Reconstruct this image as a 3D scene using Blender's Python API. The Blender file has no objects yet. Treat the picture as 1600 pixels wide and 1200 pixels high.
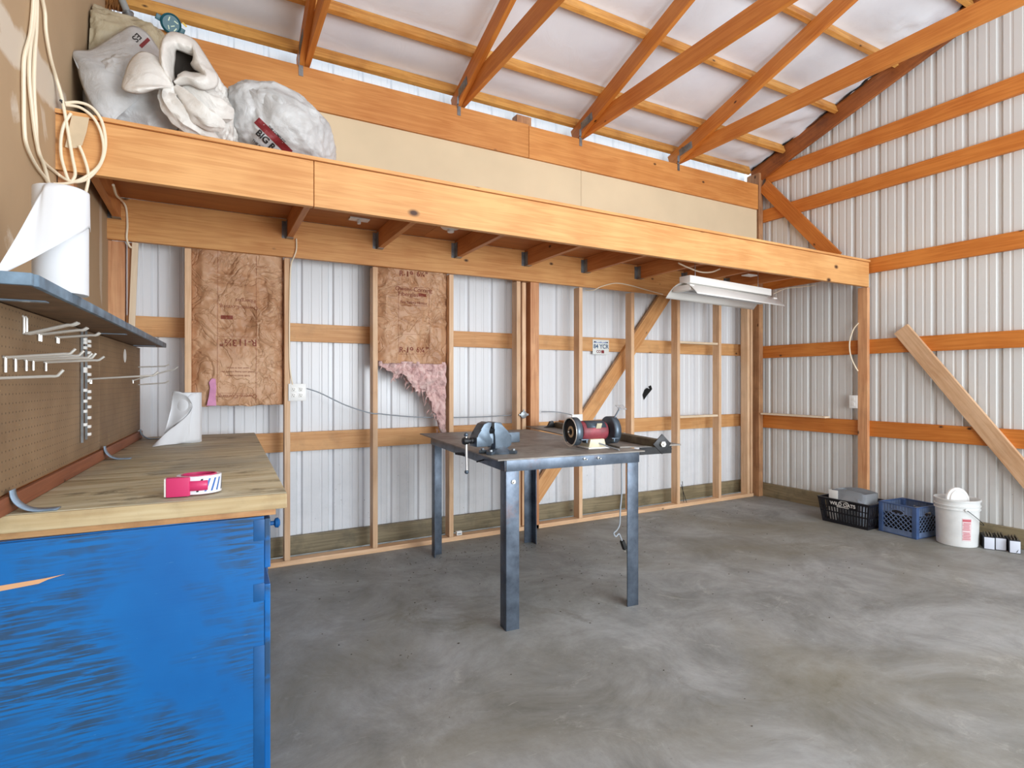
import bpy, bmesh, math, random
from mathutils import Vector, Matrix, noise
from mathutils.bvhtree import BVHTree
random.seed(7)
V = Vector
SC = bpy.context.scene
COL = SC.collection
PI = math.pi

# ------------------------------------------------------------------ camera (level, 85 degrees wide)
EYE = V((0, 0, 1.30)); YAW = math.radians(28.71); FPX = 863.0; PX, PY = 800.0, 596.0
FW = V((math.sin(YAW), math.cos(YAW), 0)); RT = V((math.cos(YAW), -math.sin(YAW), 0))
cam = bpy.data.cameras.new('camera'); camo = bpy.data.objects.new('camera', cam); COL.objects.link(camo)
camo.location = EYE; camo.rotation_euler = (PI/2, 0, -YAW)
cam.sensor_width = 36; cam.lens = FPX/1600*36; cam.shift_y = -4/1600; cam.clip_start = 0.02
SC.camera = camo

# survey helpers: where a line of sight meets a known wall, floor or shelf plane
def ray(x, y): return FW + RT*((x-PX)/FPX) - V((0, 0, 1))*((y-PY)/FPX)
def on_y(x, y, d): r = ray(x, y); return EYE + r*(d/r.y)
def on_x(x, y, d): r = ray(x, y); return EYE + r*(d/r.x)
def on_z(x, y, z): r = ray(x, y); return EYE + r*((z-EYE.z)/r.z)

# ------------------------------------------------------------------ materials
def lin(c):
    f = lambda v: v/12.92 if v <= .04045 else ((v+.055)/1.055)**2.4
    return tuple(f(v/255) for v in c) + (1,)
class NT:
    def __init__(s, name):
        s.m = bpy.data.materials.new(name); s.m.use_nodes = True
        s.t = s.m.node_tree; s.b = s.t.nodes['Principled BSDF']
    def n(s, k, **kw):
        o = s.t.nodes.new('ShaderNode'+k)
        for a, v in kw.items(): setattr(o, a, v)
        return o
    def l(s, a, b): s.t.links.new(a, b)
    def val(s, sock, v):
        if hasattr(v, 'is_output'): s.l(v, sock)
        else: sock.default_value = v
    def coords(s, scale=(1, 1, 1), rnd=True, kind='Object', rot=(0, 0, 0)):
        tc = s.n('TexCoord'); out = tc.outputs[kind]
        if rnd:
            oi = s.n('ObjectInfo'); mu = s.n('Math', operation='MULTIPLY'); s.l(oi.outputs['Random'], mu.inputs[0]); mu.inputs[1].default_value = 37.0
            ad = s.n('VectorMath', operation='ADD'); s.l(out, ad.inputs[0]); s.l(mu.outputs[0], ad.inputs[1]); out = ad.outputs[0]
        mp = s.n('Mapping'); s.l(out, mp.inputs['Vector']); mp.inputs['Scale'].default_value = scale; mp.inputs['Rotation'].default_value = rot
        return mp.outputs[0]
    def noise(s, vec, scale=5, detail=4, rough=.55, dist=0):
        o = s.n('TexNoise'); s.l(vec, o.inputs['Vector']); o.inputs['Scale'].default_value = scale
        o.inputs['Detail'].default_value = detail; o.inputs['Roughness'].default_value = rough; o.inputs['Distortion'].default_value = dist
        return o.outputs['Fac']
    def ramp(s, fac, stops, interp='LINEAR'):
        o = s.n('ValToRGB'); s.l(fac, o.inputs[0]); e = o.color_ramp.elements; o.color_ramp.interpolation = interp
        while len(e) < len(stops): e.new(.5)
        for i, (p, c) in enumerate(stops):
            e[i].position = p; e[i].color = c if len(c) == 4 else lin(c)
        return o.outputs[0]
    def mask(s, fac, a, b):
        o = s.n('MapRange'); s.l(fac, o.inputs[0]); o.inputs[1].default_value = a; o.inputs[2].default_value = b
        return o.outputs[0]
    def math(s, op, a, b=0.0):
        o = s.n('Math', operation=op); s.val(o.inputs[0], a); s.val(o.inputs[1], b); return o.outputs[0]
    def mix(s, f, a, b, mode='MIX'):
        o = s.n('Mix', data_type='RGBA', blend_type=mode); s.val(o.inputs[0], f)
        for i, c in ((6, a), (7, b)):
            if hasattr(c, 'is_output'): s.l(c, o.inputs[i])
            else: o.inputs[i].default_value = lin(c)
        return o.outputs[2]
    def bump(s, h, strength=.3, dist=.002):
        o = s.n('Bump'); s.l(h, o.inputs['Height']); o.inputs['Strength'].default_value = strength; o.inputs['Distance'].default_value = dist
        s.l(o.outputs[0], s.b.inputs['Normal'])
    def done(s, col, rough=.6, metal=0.0, spec=None):
        s.val(s.b.inputs['Base Color'], col if hasattr(col, 'is_output') else lin(col))
        s.val(s.b.inputs['Roughness'], rough); s.b.inputs['Metallic'].default_value = metal
        if spec is not None: s.b.inputs['Specular IOR Level'].default_value = spec
        return s.m
def plain(name, c, rough=.5, metal=0.0, var=0.0):
    t = NT(name)
    if var:
        f = t.noise(t.coords(), 14, 5)
        k = 1-var
        return t.done(t.ramp(f, [(.3, tuple(v*k for v in c)), (.7, c)]), rough, metal)
    return t.done(c, rough, metal)
def wood(name, dark, light, gs=1.0, knot=(70, 38, 18), rough=.55, vary=.16, kn=.05, dirt=0.0, dirtc=(60, 50, 40)):
    t = NT(name)
    v = t.coords((1, 1, 1))
    g = t.n('Mapping'); t.l(v, g.inputs['Vector']); g.inputs['Scale'].default_value = (.9*gs, 14*gs, 14*gs)
    n1 = t.noise(g.outputs[0], 1.6, 3, .5, .6)
    s = t.math('SINE', t.math('MULTIPLY', n1, 24.0))
    ring = t.math('MULTIPLY_ADD', s, .5); t.t.nodes[-1].inputs[2].default_value = .5
    fine = t.n('Mapping'); t.l(v, fine.inputs['Vector']); fine.inputs['Scale'].default_value = (3, 120, 120)
    n2 = t.noise(fine.outputs[0], 1.0, 3, .6)
    blot = t.noise(v, 2.2, 3, .5)
    f = t.math('ADD', t.math('MULTIPLY', ring, .13), t.math('ADD', t.math('MULTIPLY', n2, .34), t.math('MULTIPLY', blot, .62)))
    c = t.ramp(f, [(.34, dark), (.68, light)])
    oi = t.n('ObjectInfo')
    hsv = t.n('HueSaturation'); t.l(c, hsv.inputs['Color'])
    t.l(t.mask(oi.outputs['Random'], 0, 1), hsv.inputs['Value']); mr = t.t.nodes[-1]
    mr.inputs[3].default_value = 1-vary; mr.inputs[4].default_value = 1+vary*.6
    c = hsv.outputs[0]
    # knots
    km = t.n('Mapping'); t.l(v, km.inputs['Vector']); km.inputs['Scale'].default_value = (.75, 1.25, 1.25)
    vo = t.n('TexVoronoi'); t.l(km.outputs[0], vo.inputs['Vector']); vo.inputs['Scale'].default_value = 4.2
    kf = t.mask(vo.outputs['Distance'], kn*1.5, kn*.6)
    c = t.mix(kf, c, knot)
    if dirt:
        d = t.mask(t.noise(v, 6, 6, .65), .5, .72)
        c = t.mix(t.math('MULTIPLY', d, dirt), c, dirtc)
    t.bump(n2, .12, .002)
    return t.done(c, rough)

M = {}
M['beam'] = wood('golden_fir', (200, 138, 78), (228, 172, 110), kn=.085, vary=.03)
M['ledger'] = wood('ledger_fir', (196, 128, 66), (226, 168, 104), kn=.055, vary=.05)
M['joist'] = wood('joist_fir', (176, 104, 52), (205, 138, 80), kn=.05, vary=.05)
M['header'] = wood('header_fir', (192, 120, 56), (220, 154, 86), kn=.055, vary=.08)
M['truss'] = wood('amber_truss_pine', (186, 106, 36), (214, 140, 64), kn=.045, vary=.06)
M['purlin'] = wood('rough_purlin_pine', (178, 112, 44), (222, 164, 86), kn=.05, vary=.08, dirt=.3, dirtc=(110, 60, 22))
M['girt_amber'] = wood('amber_girt_pine', (182, 98, 28), (214, 134, 58), kn=.05, vary=.06)
M['girt_tan'] = wood('tan_girt_pine', (196, 136, 78), (222, 170, 114), kn=.05, vary=.05, dirt=.2)
M['rafter'] = wood('dark_rafter_pine', (122, 64, 26), (178, 104, 48), kn=.05, dirt=.5, dirtc=(60, 28, 14))
M['stud'] = wood('pale_stud_pine', (204, 158, 116), (232, 194, 156), kn=.05, vary=.1, dirt=.12)
M['post'] = wood('reddish_post_fir', (186, 122, 78), (222, 168, 122), kn=.055, vary=.05, dirt=.15)
M['cornerpost'] = wood('stained_post_fir', (150, 102, 70), (206, 156, 112), kn=.055, dirt=.35)
M['pale'] = wood('whitewood', (222, 196, 164), (240, 222, 196), kn=.03, vary=.03)
M['skirt'] = wood('treated_plank', (108, 96, 72), (154, 140, 110), kn=.06, dirt=.5, dirtc=(60, 58, 48))
M['deckply'] = wood('loft_plywood', (158, 92, 44), (186, 118, 62), gs=.6, kn=.02)
M['kickstrip'] = wood('rusty_brown_strip', (128, 74, 48), (160, 98, 66), kn=.03)

def siding(name, c, dirtc, spk):
    t = NT(name); tc = t.n('TexCoord'); sp = t.n('SeparateXYZ'); t.l(tc.outputs['Object'], sp.inputs[0])
    v = tc.outputs['Object']
    low = t.mask(sp.outputs['Z'], 1.0, .05)
    sm = t.noise(v, 2.2, 6, .7)
    d = t.math('MULTIPLY', t.mask(sm, .48, .8), low)
    col = t.mix(t.math('MULTIPLY', d, .45), c, dirtc)
    sp1 = t.noise(v, 38, 3, .6)
    thr = t.math('MULTIPLY', t.mask(sp1, .71, .76), t.math('ADD', t.math('MULTIPLY', low, .9), spk))
    col = t.mix(thr, col, (58, 62, 66))
    t.done(col, .33); t.b.inputs['Specular IOR Level'].default_value = .45
    return t.m
M['siding_back'] = siding('white_siding_back', (226, 228, 232), (150, 160, 165), .12)
M['siding_side'] = siding('white_siding_side', (216, 217, 216), (140, 146, 146), .1)

def concrete():
    t = NT('worn_concrete'); v = t.coords(rnd=False)
    big = t.noise(v, .5, 6, .6, .8); mid = t.noise(v, 1.9, 12, .74, .5); fin = t.noise(v, 36, 6, .75)
    a = t.ramp(mid, [(.32, (115, 117, 115)), (.5, (146, 148, 147)), (.68, (172, 175, 176))])
    br = t.mask(big, .42, .62)
    a = t.mix(t.math('MULTIPLY', br, .6), a, (120, 114, 92))
    st = t.mask(t.noise(v, 1.1, 12, .76, 1.0), .57, .66)
    a = t.mix(t.math('MULTIPLY', st, .5), a, (96, 92, 74))
    lt = t.mask(t.noise(v, 2.7, 12, .78, 1.2), .58, .68)
    a = t.mix(t.math('MULTIPLY', lt, .45), a, (190, 190, 186))
    a = t.mix(t.math('MULTIPLY', t.mask(fin, .62, .70), .4), a, (92, 90, 84))
    sv = t.n('Mapping'); t.l(v, sv.inputs['Vector']); sv.inputs['Scale'].default_value = (1.2, 9, 1); sv.inputs['Rotation'].default_value = (0, 0, .5)
    sc = t.mask(t.noise(sv.outputs[0], 3.2, 8, .7, 1.5), .64, .68)
    a = t.mix(t.math('MULTIPLY', sc, .35), a, (184, 182, 176))
    t.bump(t.math('ADD', mid, t.math('MULTIPLY', fin, .3)), .3, .004)
    return t.done(a, .6)
M['concrete'] = concrete()

def film():
    t = NT('white_vinyl_film'); v = t.coords(rnd=False)
    f = t.noise(v, 1.2, 4); t.bump(t.noise(v, 3.5, 4, .6, 1.0), .35, .02)
    return t.done(t.ramp(f, [(.3, (220, 224, 234)), (.7, (236, 240, 246))]), .45)
M['film'] = film()
PATCHES = []
def wall_pt(x, y):
    p = on_x(x, y, -.585); return p.y + 3.2, p.z
for a_, b_, w_, k_ in (((-10, 25), (98, 172), .085, .8), ((146, 300), (146, 470), .04, .55), ((20, 165), (23, 190), .05, .7), ((10, 370), (18, 395), .04, .7), ((144, 18), (146, 34), .04, .7), ((60, 165), (66, 215), .03, .5), ((162, 335), (163, 365), .02, .5)):
    PATCHES.append((*wall_pt(*a_), *wall_pt(*b_), w_, k_))
def drywall(name, c, patch):
    t = NT(name); v = t.coords(rnd=False)
    f = t.noise(v, 1.1, 4); col = t.ramp(f, [(.3, tuple(x*.93 for x in c)), (.7, c)])
    if patch:
        tc = t.n('TexCoord'); sp = t.n('SeparateXYZ'); t.l(tc.outputs['Object'], sp.inputs[0])
        Y, Z = sp.outputs['Y'], sp.outputs['Z']
        nz = t.noise(v, 5, 5, .6, .6)
        def strip(ax, ay, bx, by, w):
            L = math.hypot(bx-ax, by-ay); dx, dy = (bx-ax)/L, (by-ay)/L
            e = t.math('ADD', t.math('ADD', t.math('MULTIPLY', Y, -dy), t.math('MULTIPLY', Z, dx)), ax*dy-ay*dx)
            pd = t.math('ADD', t.math('ABSOLUTE', e), t.math('MULTIPLY', t.math('SUBTRACT', nz, .5), w*1.6))
            al = t.math('ADD', t.math('ADD', t.math('MULTIPLY', Y, dx), t.math('MULTIPLY', Z, dy)), -(ax*dx+ay*dy))
            al = t.math('ADD', al, t.math('MULTIPLY', t.math('SUBTRACT', nz, .5), .3))
            m1 = t.math('MULTIPLY', t.mask(pd, w, w*.72), t.math('MULTIPLY', t.mask(al, -.02, .02), t.mask(al, L+.02, L-.02)))
            return m1
        for (ax, ay, bx, by, w, k) in PATCHES:
            col = t.mix(t.math('MULTIPLY', strip(ax, ay, bx, by, w), k), col, (222, 212, 196))
    t.bump(t.noise(v, 60, 3), .08, .001)
    return t.done(col, .8)
M['drywall'] = drywall('tan_drywall', (188, 160, 126), True)
M['compound'] = plain('joint_compound', (216, 204, 188), .85, var=.06)
M['cream'] = drywall('cream_panel', (226, 206, 172), False)
def kraft():
    t = NT('kraft_paper'); v = t.coords(rnd=True)
    f = t.noise(v, 3.0, 6, .65, .6)
    c = t.ramp(f, [(.28, (166, 118, 84)), (.5, (196, 150, 114)), (.72, (216, 176, 142))])
    d = t.mask(t.noise(v, 7, 5, .7), .56, .75)
    c = t.mix(t.math('MULTIPLY', d, .35), c, (120, 92, 62))
    nn = t.noise(v, 2.3, 3, .55, .9)
    cr = t.math('ABSOLUTE', t.math('SUBTRACT', nn, .5))
    c = t.mix(t.math('MULTIPLY', t.mask(cr, .012, .0), .30), c, (122, 74, 46))
    lg = t.mask(t.math('ABSOLUTE', t.math('SUBTRACT', nn, .518)), .012, .0)
    c = t.mix(t.math('MULTIPLY', lg, .22), c, (232, 196, 160))
    n2 = t.math('ABSOLUTE', t.math('SUBTRACT', t.noise(v, 5.5, 4, .55, 1.4), .5))
    hgt = t.math('ADD', t.math('MULTIPLY', t.noise(v, 14, 5, .6, 1.0), .35), t.math('ADD', t.math('MULTIPLY', t.mask(cr, .04, .0), -.5), t.math('MULTIPLY', t.mask(n2, .05, .0), -.35)))
    t.bump(hgt, .7, .016)
    return t.done(c, .5)
M['kraft'] = kraft()
M['kraftink'] = plain('kraft_print', (130, 62, 44), .7)
M['kraftink_dim'] = plain('kraft_print_faint', (150, 92, 66), .7)
def pink():
    t = NT('pink_fibreglass'); v = t.coords(rnd=False)
    f = t.noise(v, 14, 7, .7, .8)
    c = t.ramp(f, [(.3, (150, 112, 112)), (.48, (220, 182, 178)), (.72, (240, 218, 212))])
    c = t.mix(t.math('MULTIPLY', t.mask(t.noise(v, 6, 5), .55, .7), .5), c, (120, 108, 104))
    t.bump(f, .8, .01)
    return t.done(c, .95)
M['pink'] = pink()
M['pinkbright'] = plain('pink_wool_patch', (226, 158, 196), .95, var=.12)

def bluepaint():
    t = NT('worn_blue_paint'); v = t.coords(rnd=False)
    sv = t.n('Mapping'); t.l(v, sv.inputs['Vector']); sv.inputs['Scale'].default_value = (62, 4.5, 4.5); sv.inputs['Rotation'].default_value = (0, 0, .08)
    f = t.noise(t.coords(rnd=False), 1.6, 4)
    c = t.ramp(f, [(.3, (0, 90, 162)), (.7, (6, 114, 190))])
    streak = t.noise(sv.outputs[0], 1.7, 4, .6, .5)
    zone = t.mask(t.noise(v, 2.6, 4, .55, .3), .44, .58)
    m = t.math('MULTIPLY', t.mask(streak, .44, .56), zone)
    c = t.mix(t.math('MULTIPLY', m, .72), c, (52, 60, 54))
    sc = t.mask(t.noise(sv.outputs[0], 3.7, 5, .7), .69, .72)
    c = t.mix(t.math('MULTIPLY', sc, .5), c, (120, 176, 220))
    t.bump(streak, .12, .002)
    return t.done(c, .42)
M['blue'] = bluepaint()
M['bluetrim'] = plain('dark_blue_trim_paint', (12, 92, 158), .45, var=.15)
M['barewood'] = plain('bare_chipped_wood', (222, 170, 126), .7)
def benchtop():
    t = NT('stained_bench_plywood'); v = t.coords(rnd=False)
    gv = t.n('Mapping'); t.l(v, gv.inputs['Vector']); gv.inputs['Scale'].default_value = (1.6, 14, 14)
    g = t.noise(gv.outputs[0], 1.4, 5, .6, .4)
    c = t.ramp(g, [(.3, (158, 142, 108)), (.5, (190, 178, 146)), (.75, (210, 204, 180))])
    b = t.noise(v, 2.2, 5, .6, .5)
    c = t.mix(t.math('MULTIPLY', t.mask(b, .47, .62), .6), c, (140, 142, 134))
    tv = t.n('Mapping'); t.l(v, tv.inputs['Vector']); tv.inputs['Scale'].default_value = (1, 2.6, 1)
    s = t.mask(t.noise(tv.outputs[0], 2.6, 6, .68, .6), .55, .66)
    c = t.mix(t.math('MULTIPLY', s, .75), c, (66, 56, 36))
    t.bump(g, .2, .002)
    return t.done(c, .6)
M['bench'] = benchtop()
M['plyedge'] = wood('plywood_edge', (196, 170, 126), (222, 204, 164), kn=.02, dirt=.35, dirtc=(120, 100, 78))
M['plylow'] = wood('plywood_under_edge', (176, 124, 78), (212, 166, 116), kn=.02, dirt=.5, dirtc=(110, 70, 44))
def pegmat():
    t = NT('brown_pegboard'); v = t.coords(rnd=False)
    sp = t.n('SeparateXYZ'); t.l(v, sp.inputs[0])
    fy = t.math('SUBTRACT', t.math('FRACT', t.math('MULTIPLY', sp.outputs['X'], 39.37)), .5)
    fz = t.math('SUBTRACT', t.math('FRACT', t.math('MULTIPLY', sp.outputs['Y'], 39.37)), .5)
    r = t.math('SQRT', t.math('ADD', t.math('MULTIPLY', fy, fy), t.math('MULTIPLY', fz, fz)))
    h = t.mask(r, .125, .095)
    f = t.noise(v, 3, 5, .6); c = t.ramp(f, [(.3, (116, 92, 66)), (.7, (146, 120, 90))])
    c = t.mix(t.math('MULTIPLY', h, .8), c, (58, 42, 30))
    ch = t.mask(t.noise(v, 26, 4, .6, 1.2), .7, .73)
    c = t.mix(t.math('MULTIPLY', ch, .8), c, (190, 164, 116))
    return t.done(c, .6)
M['peg'] = pegmat()
M['shelfpaint'] = plain('blue_grey_shelf_paint', (124, 150, 172), .5, var=.4)
M['shelfunder'] = plain('brown_shelf_underside', (128, 100, 74), .7, var=.2)
M['chrome'] = plain('bright_zinc_wire', (232, 230, 224), .35, .6)
M['galv'] = plain('galvanised_steel', (168, 174, 178), .4, .8, var=.3)
def steel(name, c1, c2, rust):
    t = NT(name); v = t.coords(); f = t.noise(v, 7, 6, .65)
    c = t.ramp(f, [(.3, c1), (.7, c2)])
    r = t.mask(t.noise(v, 4, 6, .7), .58, .7)
    c = t.mix(t.math('MULTIPLY', r, rust), c, (110, 70, 48))
    return t.done(c, .38, .55)
M['leg'] = steel('blue_black_steel', (62, 70, 82), (110, 122, 138), .5)
M['tabletop'] = steel('dusty_steel_plate', (112, 106, 100), (160, 156, 150), .4)
M['tabletop'].node_tree.nodes['Principled BSDF'].inputs['Metallic'].default_value = .15
M['tabletop'].node_tree.nodes['Principled BSDF'].inputs['Roughness'].default_value = .55
M['iron'] = steel('grey_cast_iron', (66, 78, 90), (110, 124, 138), .1)
M['darksteel'] = plain('dark_steel', (58, 58, 60), .45, .6, var=.3)
M['weathered'] = plain('weathered_tube', (120, 110, 92), .6, .2, var=.35)
M['white'] = plain('white_plastic', (238, 238, 236), .35)
M['offwhite'] = plain('cream_enamel', (222, 214, 184), .4, var=.15)
M['enamel'] = plain('white_enamel', (236, 234, 230), .3)
M['paper'] = plain('white_paper_towel', (220, 222, 226), .9)
M['cable'] = plain('cream_cable', (240, 226, 200), .5)
M['greycable'] = plain('grey_cable', (150, 158, 166), .5)
M['black'] = plain('black_plastic', (24, 24, 28), .45)
M['rubber'] = plain('black_rubber', (18, 18, 20), .7)
M['darkhole'] = plain('dark_gap', (14, 14, 14), .9)
M['wheel'] = plain('dark_abrasive', (42, 44, 52), .9, var=.2)
M['maroon'] = plain('maroon_motor_paint', (164, 70, 82), .5, var=.35)
M['navy'] = plain('navy_crate_plastic', (72, 98, 146), .45, var=.15)
M['navybar'] = plain('navy_crate_highlight_bars', (112, 132, 168), .45, var=.2)  # lattice bars: edge highlights on the navy plastic painted in as a lighter colour
M['basket'] = plain('black_basket_plastic', (26, 26, 34), .4, var=.2)
M['bucket'] = plain('white_bucket_plastic', (230, 232, 232), .4, var=.05)
M['redprint'] = plain('red_label_print', (196, 92, 104), .6)
M['pinklabel'] = plain('pale_label', (226, 200, 204), .6)
M['pinkgun'] = plain('magenta_plastic', (204, 54, 108), .35)
M['tapewhite'] = plain('white_packing_tape', (226, 230, 240), .2)
M['tapeblue'] = plain('blue_tape_print', (54, 104, 176), .4)
M['teal'] = plain('teal_glass', (14, 86, 100), .4)
M['tealpale'] = plain('pale_reflection_paint', (190, 208, 170), .3)
M['yellow'] = plain('yellow_plastic', (228, 190, 60), .5)
M['inkblack'] = plain('black_print', (26, 24, 26), .6)
M['inkred'] = plain('dark_red_print', (128, 34, 40), .6)
M['platewhite'] = plain('licence_plate_white', (224, 228, 226), .35)
M['plateblue'] = plain('licence_plate_ink', (48, 84, 118), .5)
M['batterywhite'] = plain('pale_battery_label', (214, 220, 234), .4)
M['battery'] = plain('black_battery_case', (36, 38, 48), .5)
M['tanpaper'] = plain('tan_card', (212, 190, 158), .8, var=.06)
M['fibre'] = plain('shaggy_brown_fibre', (150, 96, 44), .95, var=.4)
M['felt'] = plain('black_roofing_felt', (26, 24, 24), .9)
M['pvc'] = plain('grey_conduit', (150, 152, 150), .45)
M['bluemetal'] = plain('pale_blue_bracket_paint', (150, 172, 194), .35, var=.3)
def clearplastic():
    t = NT('clear_plastic'); t.b.inputs['Transmission Weight'].default_value = .75; t.b.inputs['IOR'].default_value = 1.2
    return t.done((226, 232, 238), .25)
M['clear'] = clearplastic()
def bagmat(name, c1, c2):
    t = NT(name); v = t.coords()
    f = t.noise(v, 5, 6, .65, .8); c = t.ramp(f, [(.3, c1), (.7, c2)])
    t.bump(t.noise(v, 11, 6, .6, 1.6), .55, .012)
    return t.done(c, .38)
M['bag'] = bagmat('grey_white_bag', (176, 176, 176), (206, 206, 206))
M['bagwhite'] = bagmat('white_bag', (206, 202, 196), (230, 226, 220))
M['bagbrown'] = bagmat('translucent_tan_bag', (160, 146, 118), (192, 180, 154))
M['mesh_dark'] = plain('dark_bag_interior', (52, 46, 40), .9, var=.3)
# ------------------------------------------------------------------ mesh helpers
WORLD = {}
WM = {}
def put(o, parent, m):
    o.parent = parent; WM[o.name] = m.copy(); WORLD[o.name] = m.translation.copy()
    o.matrix_basis = (WM[parent.name].inverted() @ m) if parent else m
def wpos(p): return WORLD.get(p.name, V((0, 0, 0))) if p else V((0, 0, 0))
class MB:
    def __init__(s): s.bm = bmesh.new()
    def _add(s, geom, mtx):
        bmesh.ops.transform(s.bm, matrix=mtx, verts=geom)
    def box(s, c, size, rot=None, bev=0.0):
        mtx = Matrix.Translation(V(c)) @ (rot.to_4x4() if rot else Matrix.Identity(4)) @ Matrix.Diagonal((*size, 1))
        g = bmesh.ops.create_cube(s.bm, size=1, matrix=mtx)['verts']
        if bev:
            e = list({e for v in g for e in v.link_edges})
            bmesh.ops.bevel(s.bm, geom=e, offset=bev, segments=2, profile=.6, affect='EDGES')
        return s
    def bx(s, lo, hi, bev=0.0):
        lo, hi = V(lo), V(hi); return s.box((lo+hi)/2, hi-lo, None, bev)
    def bar(s, a, b, w, t, up=(0, 0, 1), bev=0.0):
        a, b = V(a), V(b); x = (b-a).normalized(); u = V(up); y = u.cross(x)
        if y.length < 1e-4: y = V((0, 1, 0)).cross(x)
        y.normalize(); z = x.cross(y)
        R = Matrix((x, y, z)).transposed()
        return s.box((a+b)/2, ((b-a).length, w, t), R, bev)
    def tube(s, pts, r, n=8, cap=True, rs=None):
        pts = [V(p) for p in pts]; rings = []; k = len(pts)
        up = V((0, 0, 1)); pd = None
        for i, p in enumerate(pts):
            d = (pts[min(i+1, k-1)] - pts[max(i-1, 0)])
            if d.length < 1e-9: d = V((0, 0, 1))
            d.normalize()
            if pd is None:
                a = d.cross(up)
                if a.length < .05: a = d.cross(V((1, 0, 0)))
                a.normalize()
            else:
                a = a - d*a.dot(d)
                if a.length < 1e-5: a = d.orthogonal()
                a.normalize()
            pd = d; b = d.cross(a); rr = rs[i] if rs else r
            rings.append([s.bm.verts.new(p + (a*math.cos(2*PI*j/n) + b*math.sin(2*PI*j/n))*rr) for j in range(n)])
        for i in range(k-1):
            for j in range(n):
                s.bm.faces.new((rings[i][j], rings[i][(j+1) % n], rings[i+1][(j+1) % n], rings[i+1][j]))
        if cap:
            s.bm.faces.new(rings[0][::-1]); s.bm.faces.new(rings[-1])
        return s
    def lathe(s, prof, n=32, mtx=None, cap=True):
        rings = []; new = []
        for r, z in prof:
            ring = [s.bm.verts.new((r*math.cos(2*PI*j/n), r*math.sin(2*PI*j/n), z)) for j in range(n)]
            rings.append(ring); new += ring
        for i in range(len(rings)-1):
            for j in range(n):
                s.bm.faces.new((rings[i][j], rings[i][(j+1) % n], rings[i+1][(j+1) % n], rings[i+1][j]))
        if cap:
            s.bm.faces.new(rings[0][::-1]); s.bm.faces.new(rings[-1])
        if mtx is not None: s._add(new, mtx)
        return s
    def prism(s, poly, h, mtx=None, bev=0.0):
        n = len(poly)
        a = [s.bm.verts.new((p[0], p[1], 0)) for p in poly]; b = [s.bm.verts.new((p[0], p[1], h)) for p in poly]
        s.bm.faces.new(a[::-1]); s.bm.faces.new(b)
        for i in range(n): s.bm.faces.new((a[i], a[(i+1) % n], b[(i+1) % n], b[i]))
        if bev:
            e = list({e for v in a+b for e in v.link_edges})
            r = bmesh.ops.bevel(s.bm, geom=e, offset=bev, segments=2, profile=.6, affect='EDGES')
            vs = list({v for f in r['faces'] for v in f.verts} | {v for v in a+b if v.is_valid})
        else: vs = a+b
        if mtx is not None: s._add(vs, mtx)
        return s
    def grid(s, f, nu, nv, closed=False):
        g = [[s.bm.verts.new(f(i/(nu-1), j/(nv-1))) for j in range(nv)] for i in range(nu)]
        for i in range(nu-1):
            for j in range(nv-1):
                s.bm.faces.new((g[i][j], g[i+1][j], g[i+1][j+1], g[i][j+1]))
        return s
    def ball(s, c, r, n=2):
        if not hasattr(r, '__len__'): r = (r, r, r)
        bmesh.ops.create_icosphere(s.bm, subdivisions=n, radius=1, matrix=Matrix.Translation(V(c)) @ Matrix.Diagonal((*r, 1)))
        return s
    def poly(s, pts):
        s.bm.faces.new([s.bm.verts.new(V(p)) for p in pts]); return s
    def build(s, name, mat, parent=None, smooth=True, loc=None, thick=0.0, ang=38, rot=None):
        s.bm.normal_update(); bmesh.ops.recalc_face_normals(s.bm, faces=s.bm.faces)
        me = bpy.data.meshes.new(name); s.bm.to_mesh(me); s.bm.free()
        if loc is None:
            bb = [v.co for v in me.vertices]
            loc = V(((min(v.x for v in bb)+max(v.x for v in bb))/2, (min(v.y for v in bb)+max(v.y for v in bb))/2, min(v.z for v in bb)))
        loc = V(loc)
        me.transform(Matrix.Translation(-loc))
        for m in (mat if isinstance(mat, (list, tuple)) else [mat]): me.materials.append(m)
        if smooth:
            for p in me.polygons: p.use_smooth = True
            me.set_sharp_from_angle(angle=math.radians(ang))
        o = bpy.data.objects.new(name, me); COL.objects.link(o)
        put(o, parent, Matrix.Translation(loc))
        if thick:
            md = o.modifiers.new('thickness', 'SOLIDIFY'); md.thickness = thick; md.offset = 0
        return o
def tag(o, label, cat=None, group=None):
    o['label'] = label
    if cat: o['category'] = cat
    if group: o['group'] = group
    return o
def thing(name, label, cat, loc=(0, 0, 0), group=None):
    o = bpy.data.objects.new(name, None); COL.objects.link(o); o.location = loc; o.empty_display_size = .05
    put(o, None, Matrix.Translation(V(loc))); return tag(o, label, cat, group)
def struct(o): o['kind'] = 'structure'; return o
def kids(o): return [c for c in bpy.data.objects if c.parent == o]
def dup(o, parent=None):
    c = o.copy(); COL.objects.link(c); c.parent = parent
    for k in kids(o): dup(k, c)
    return c
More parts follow.
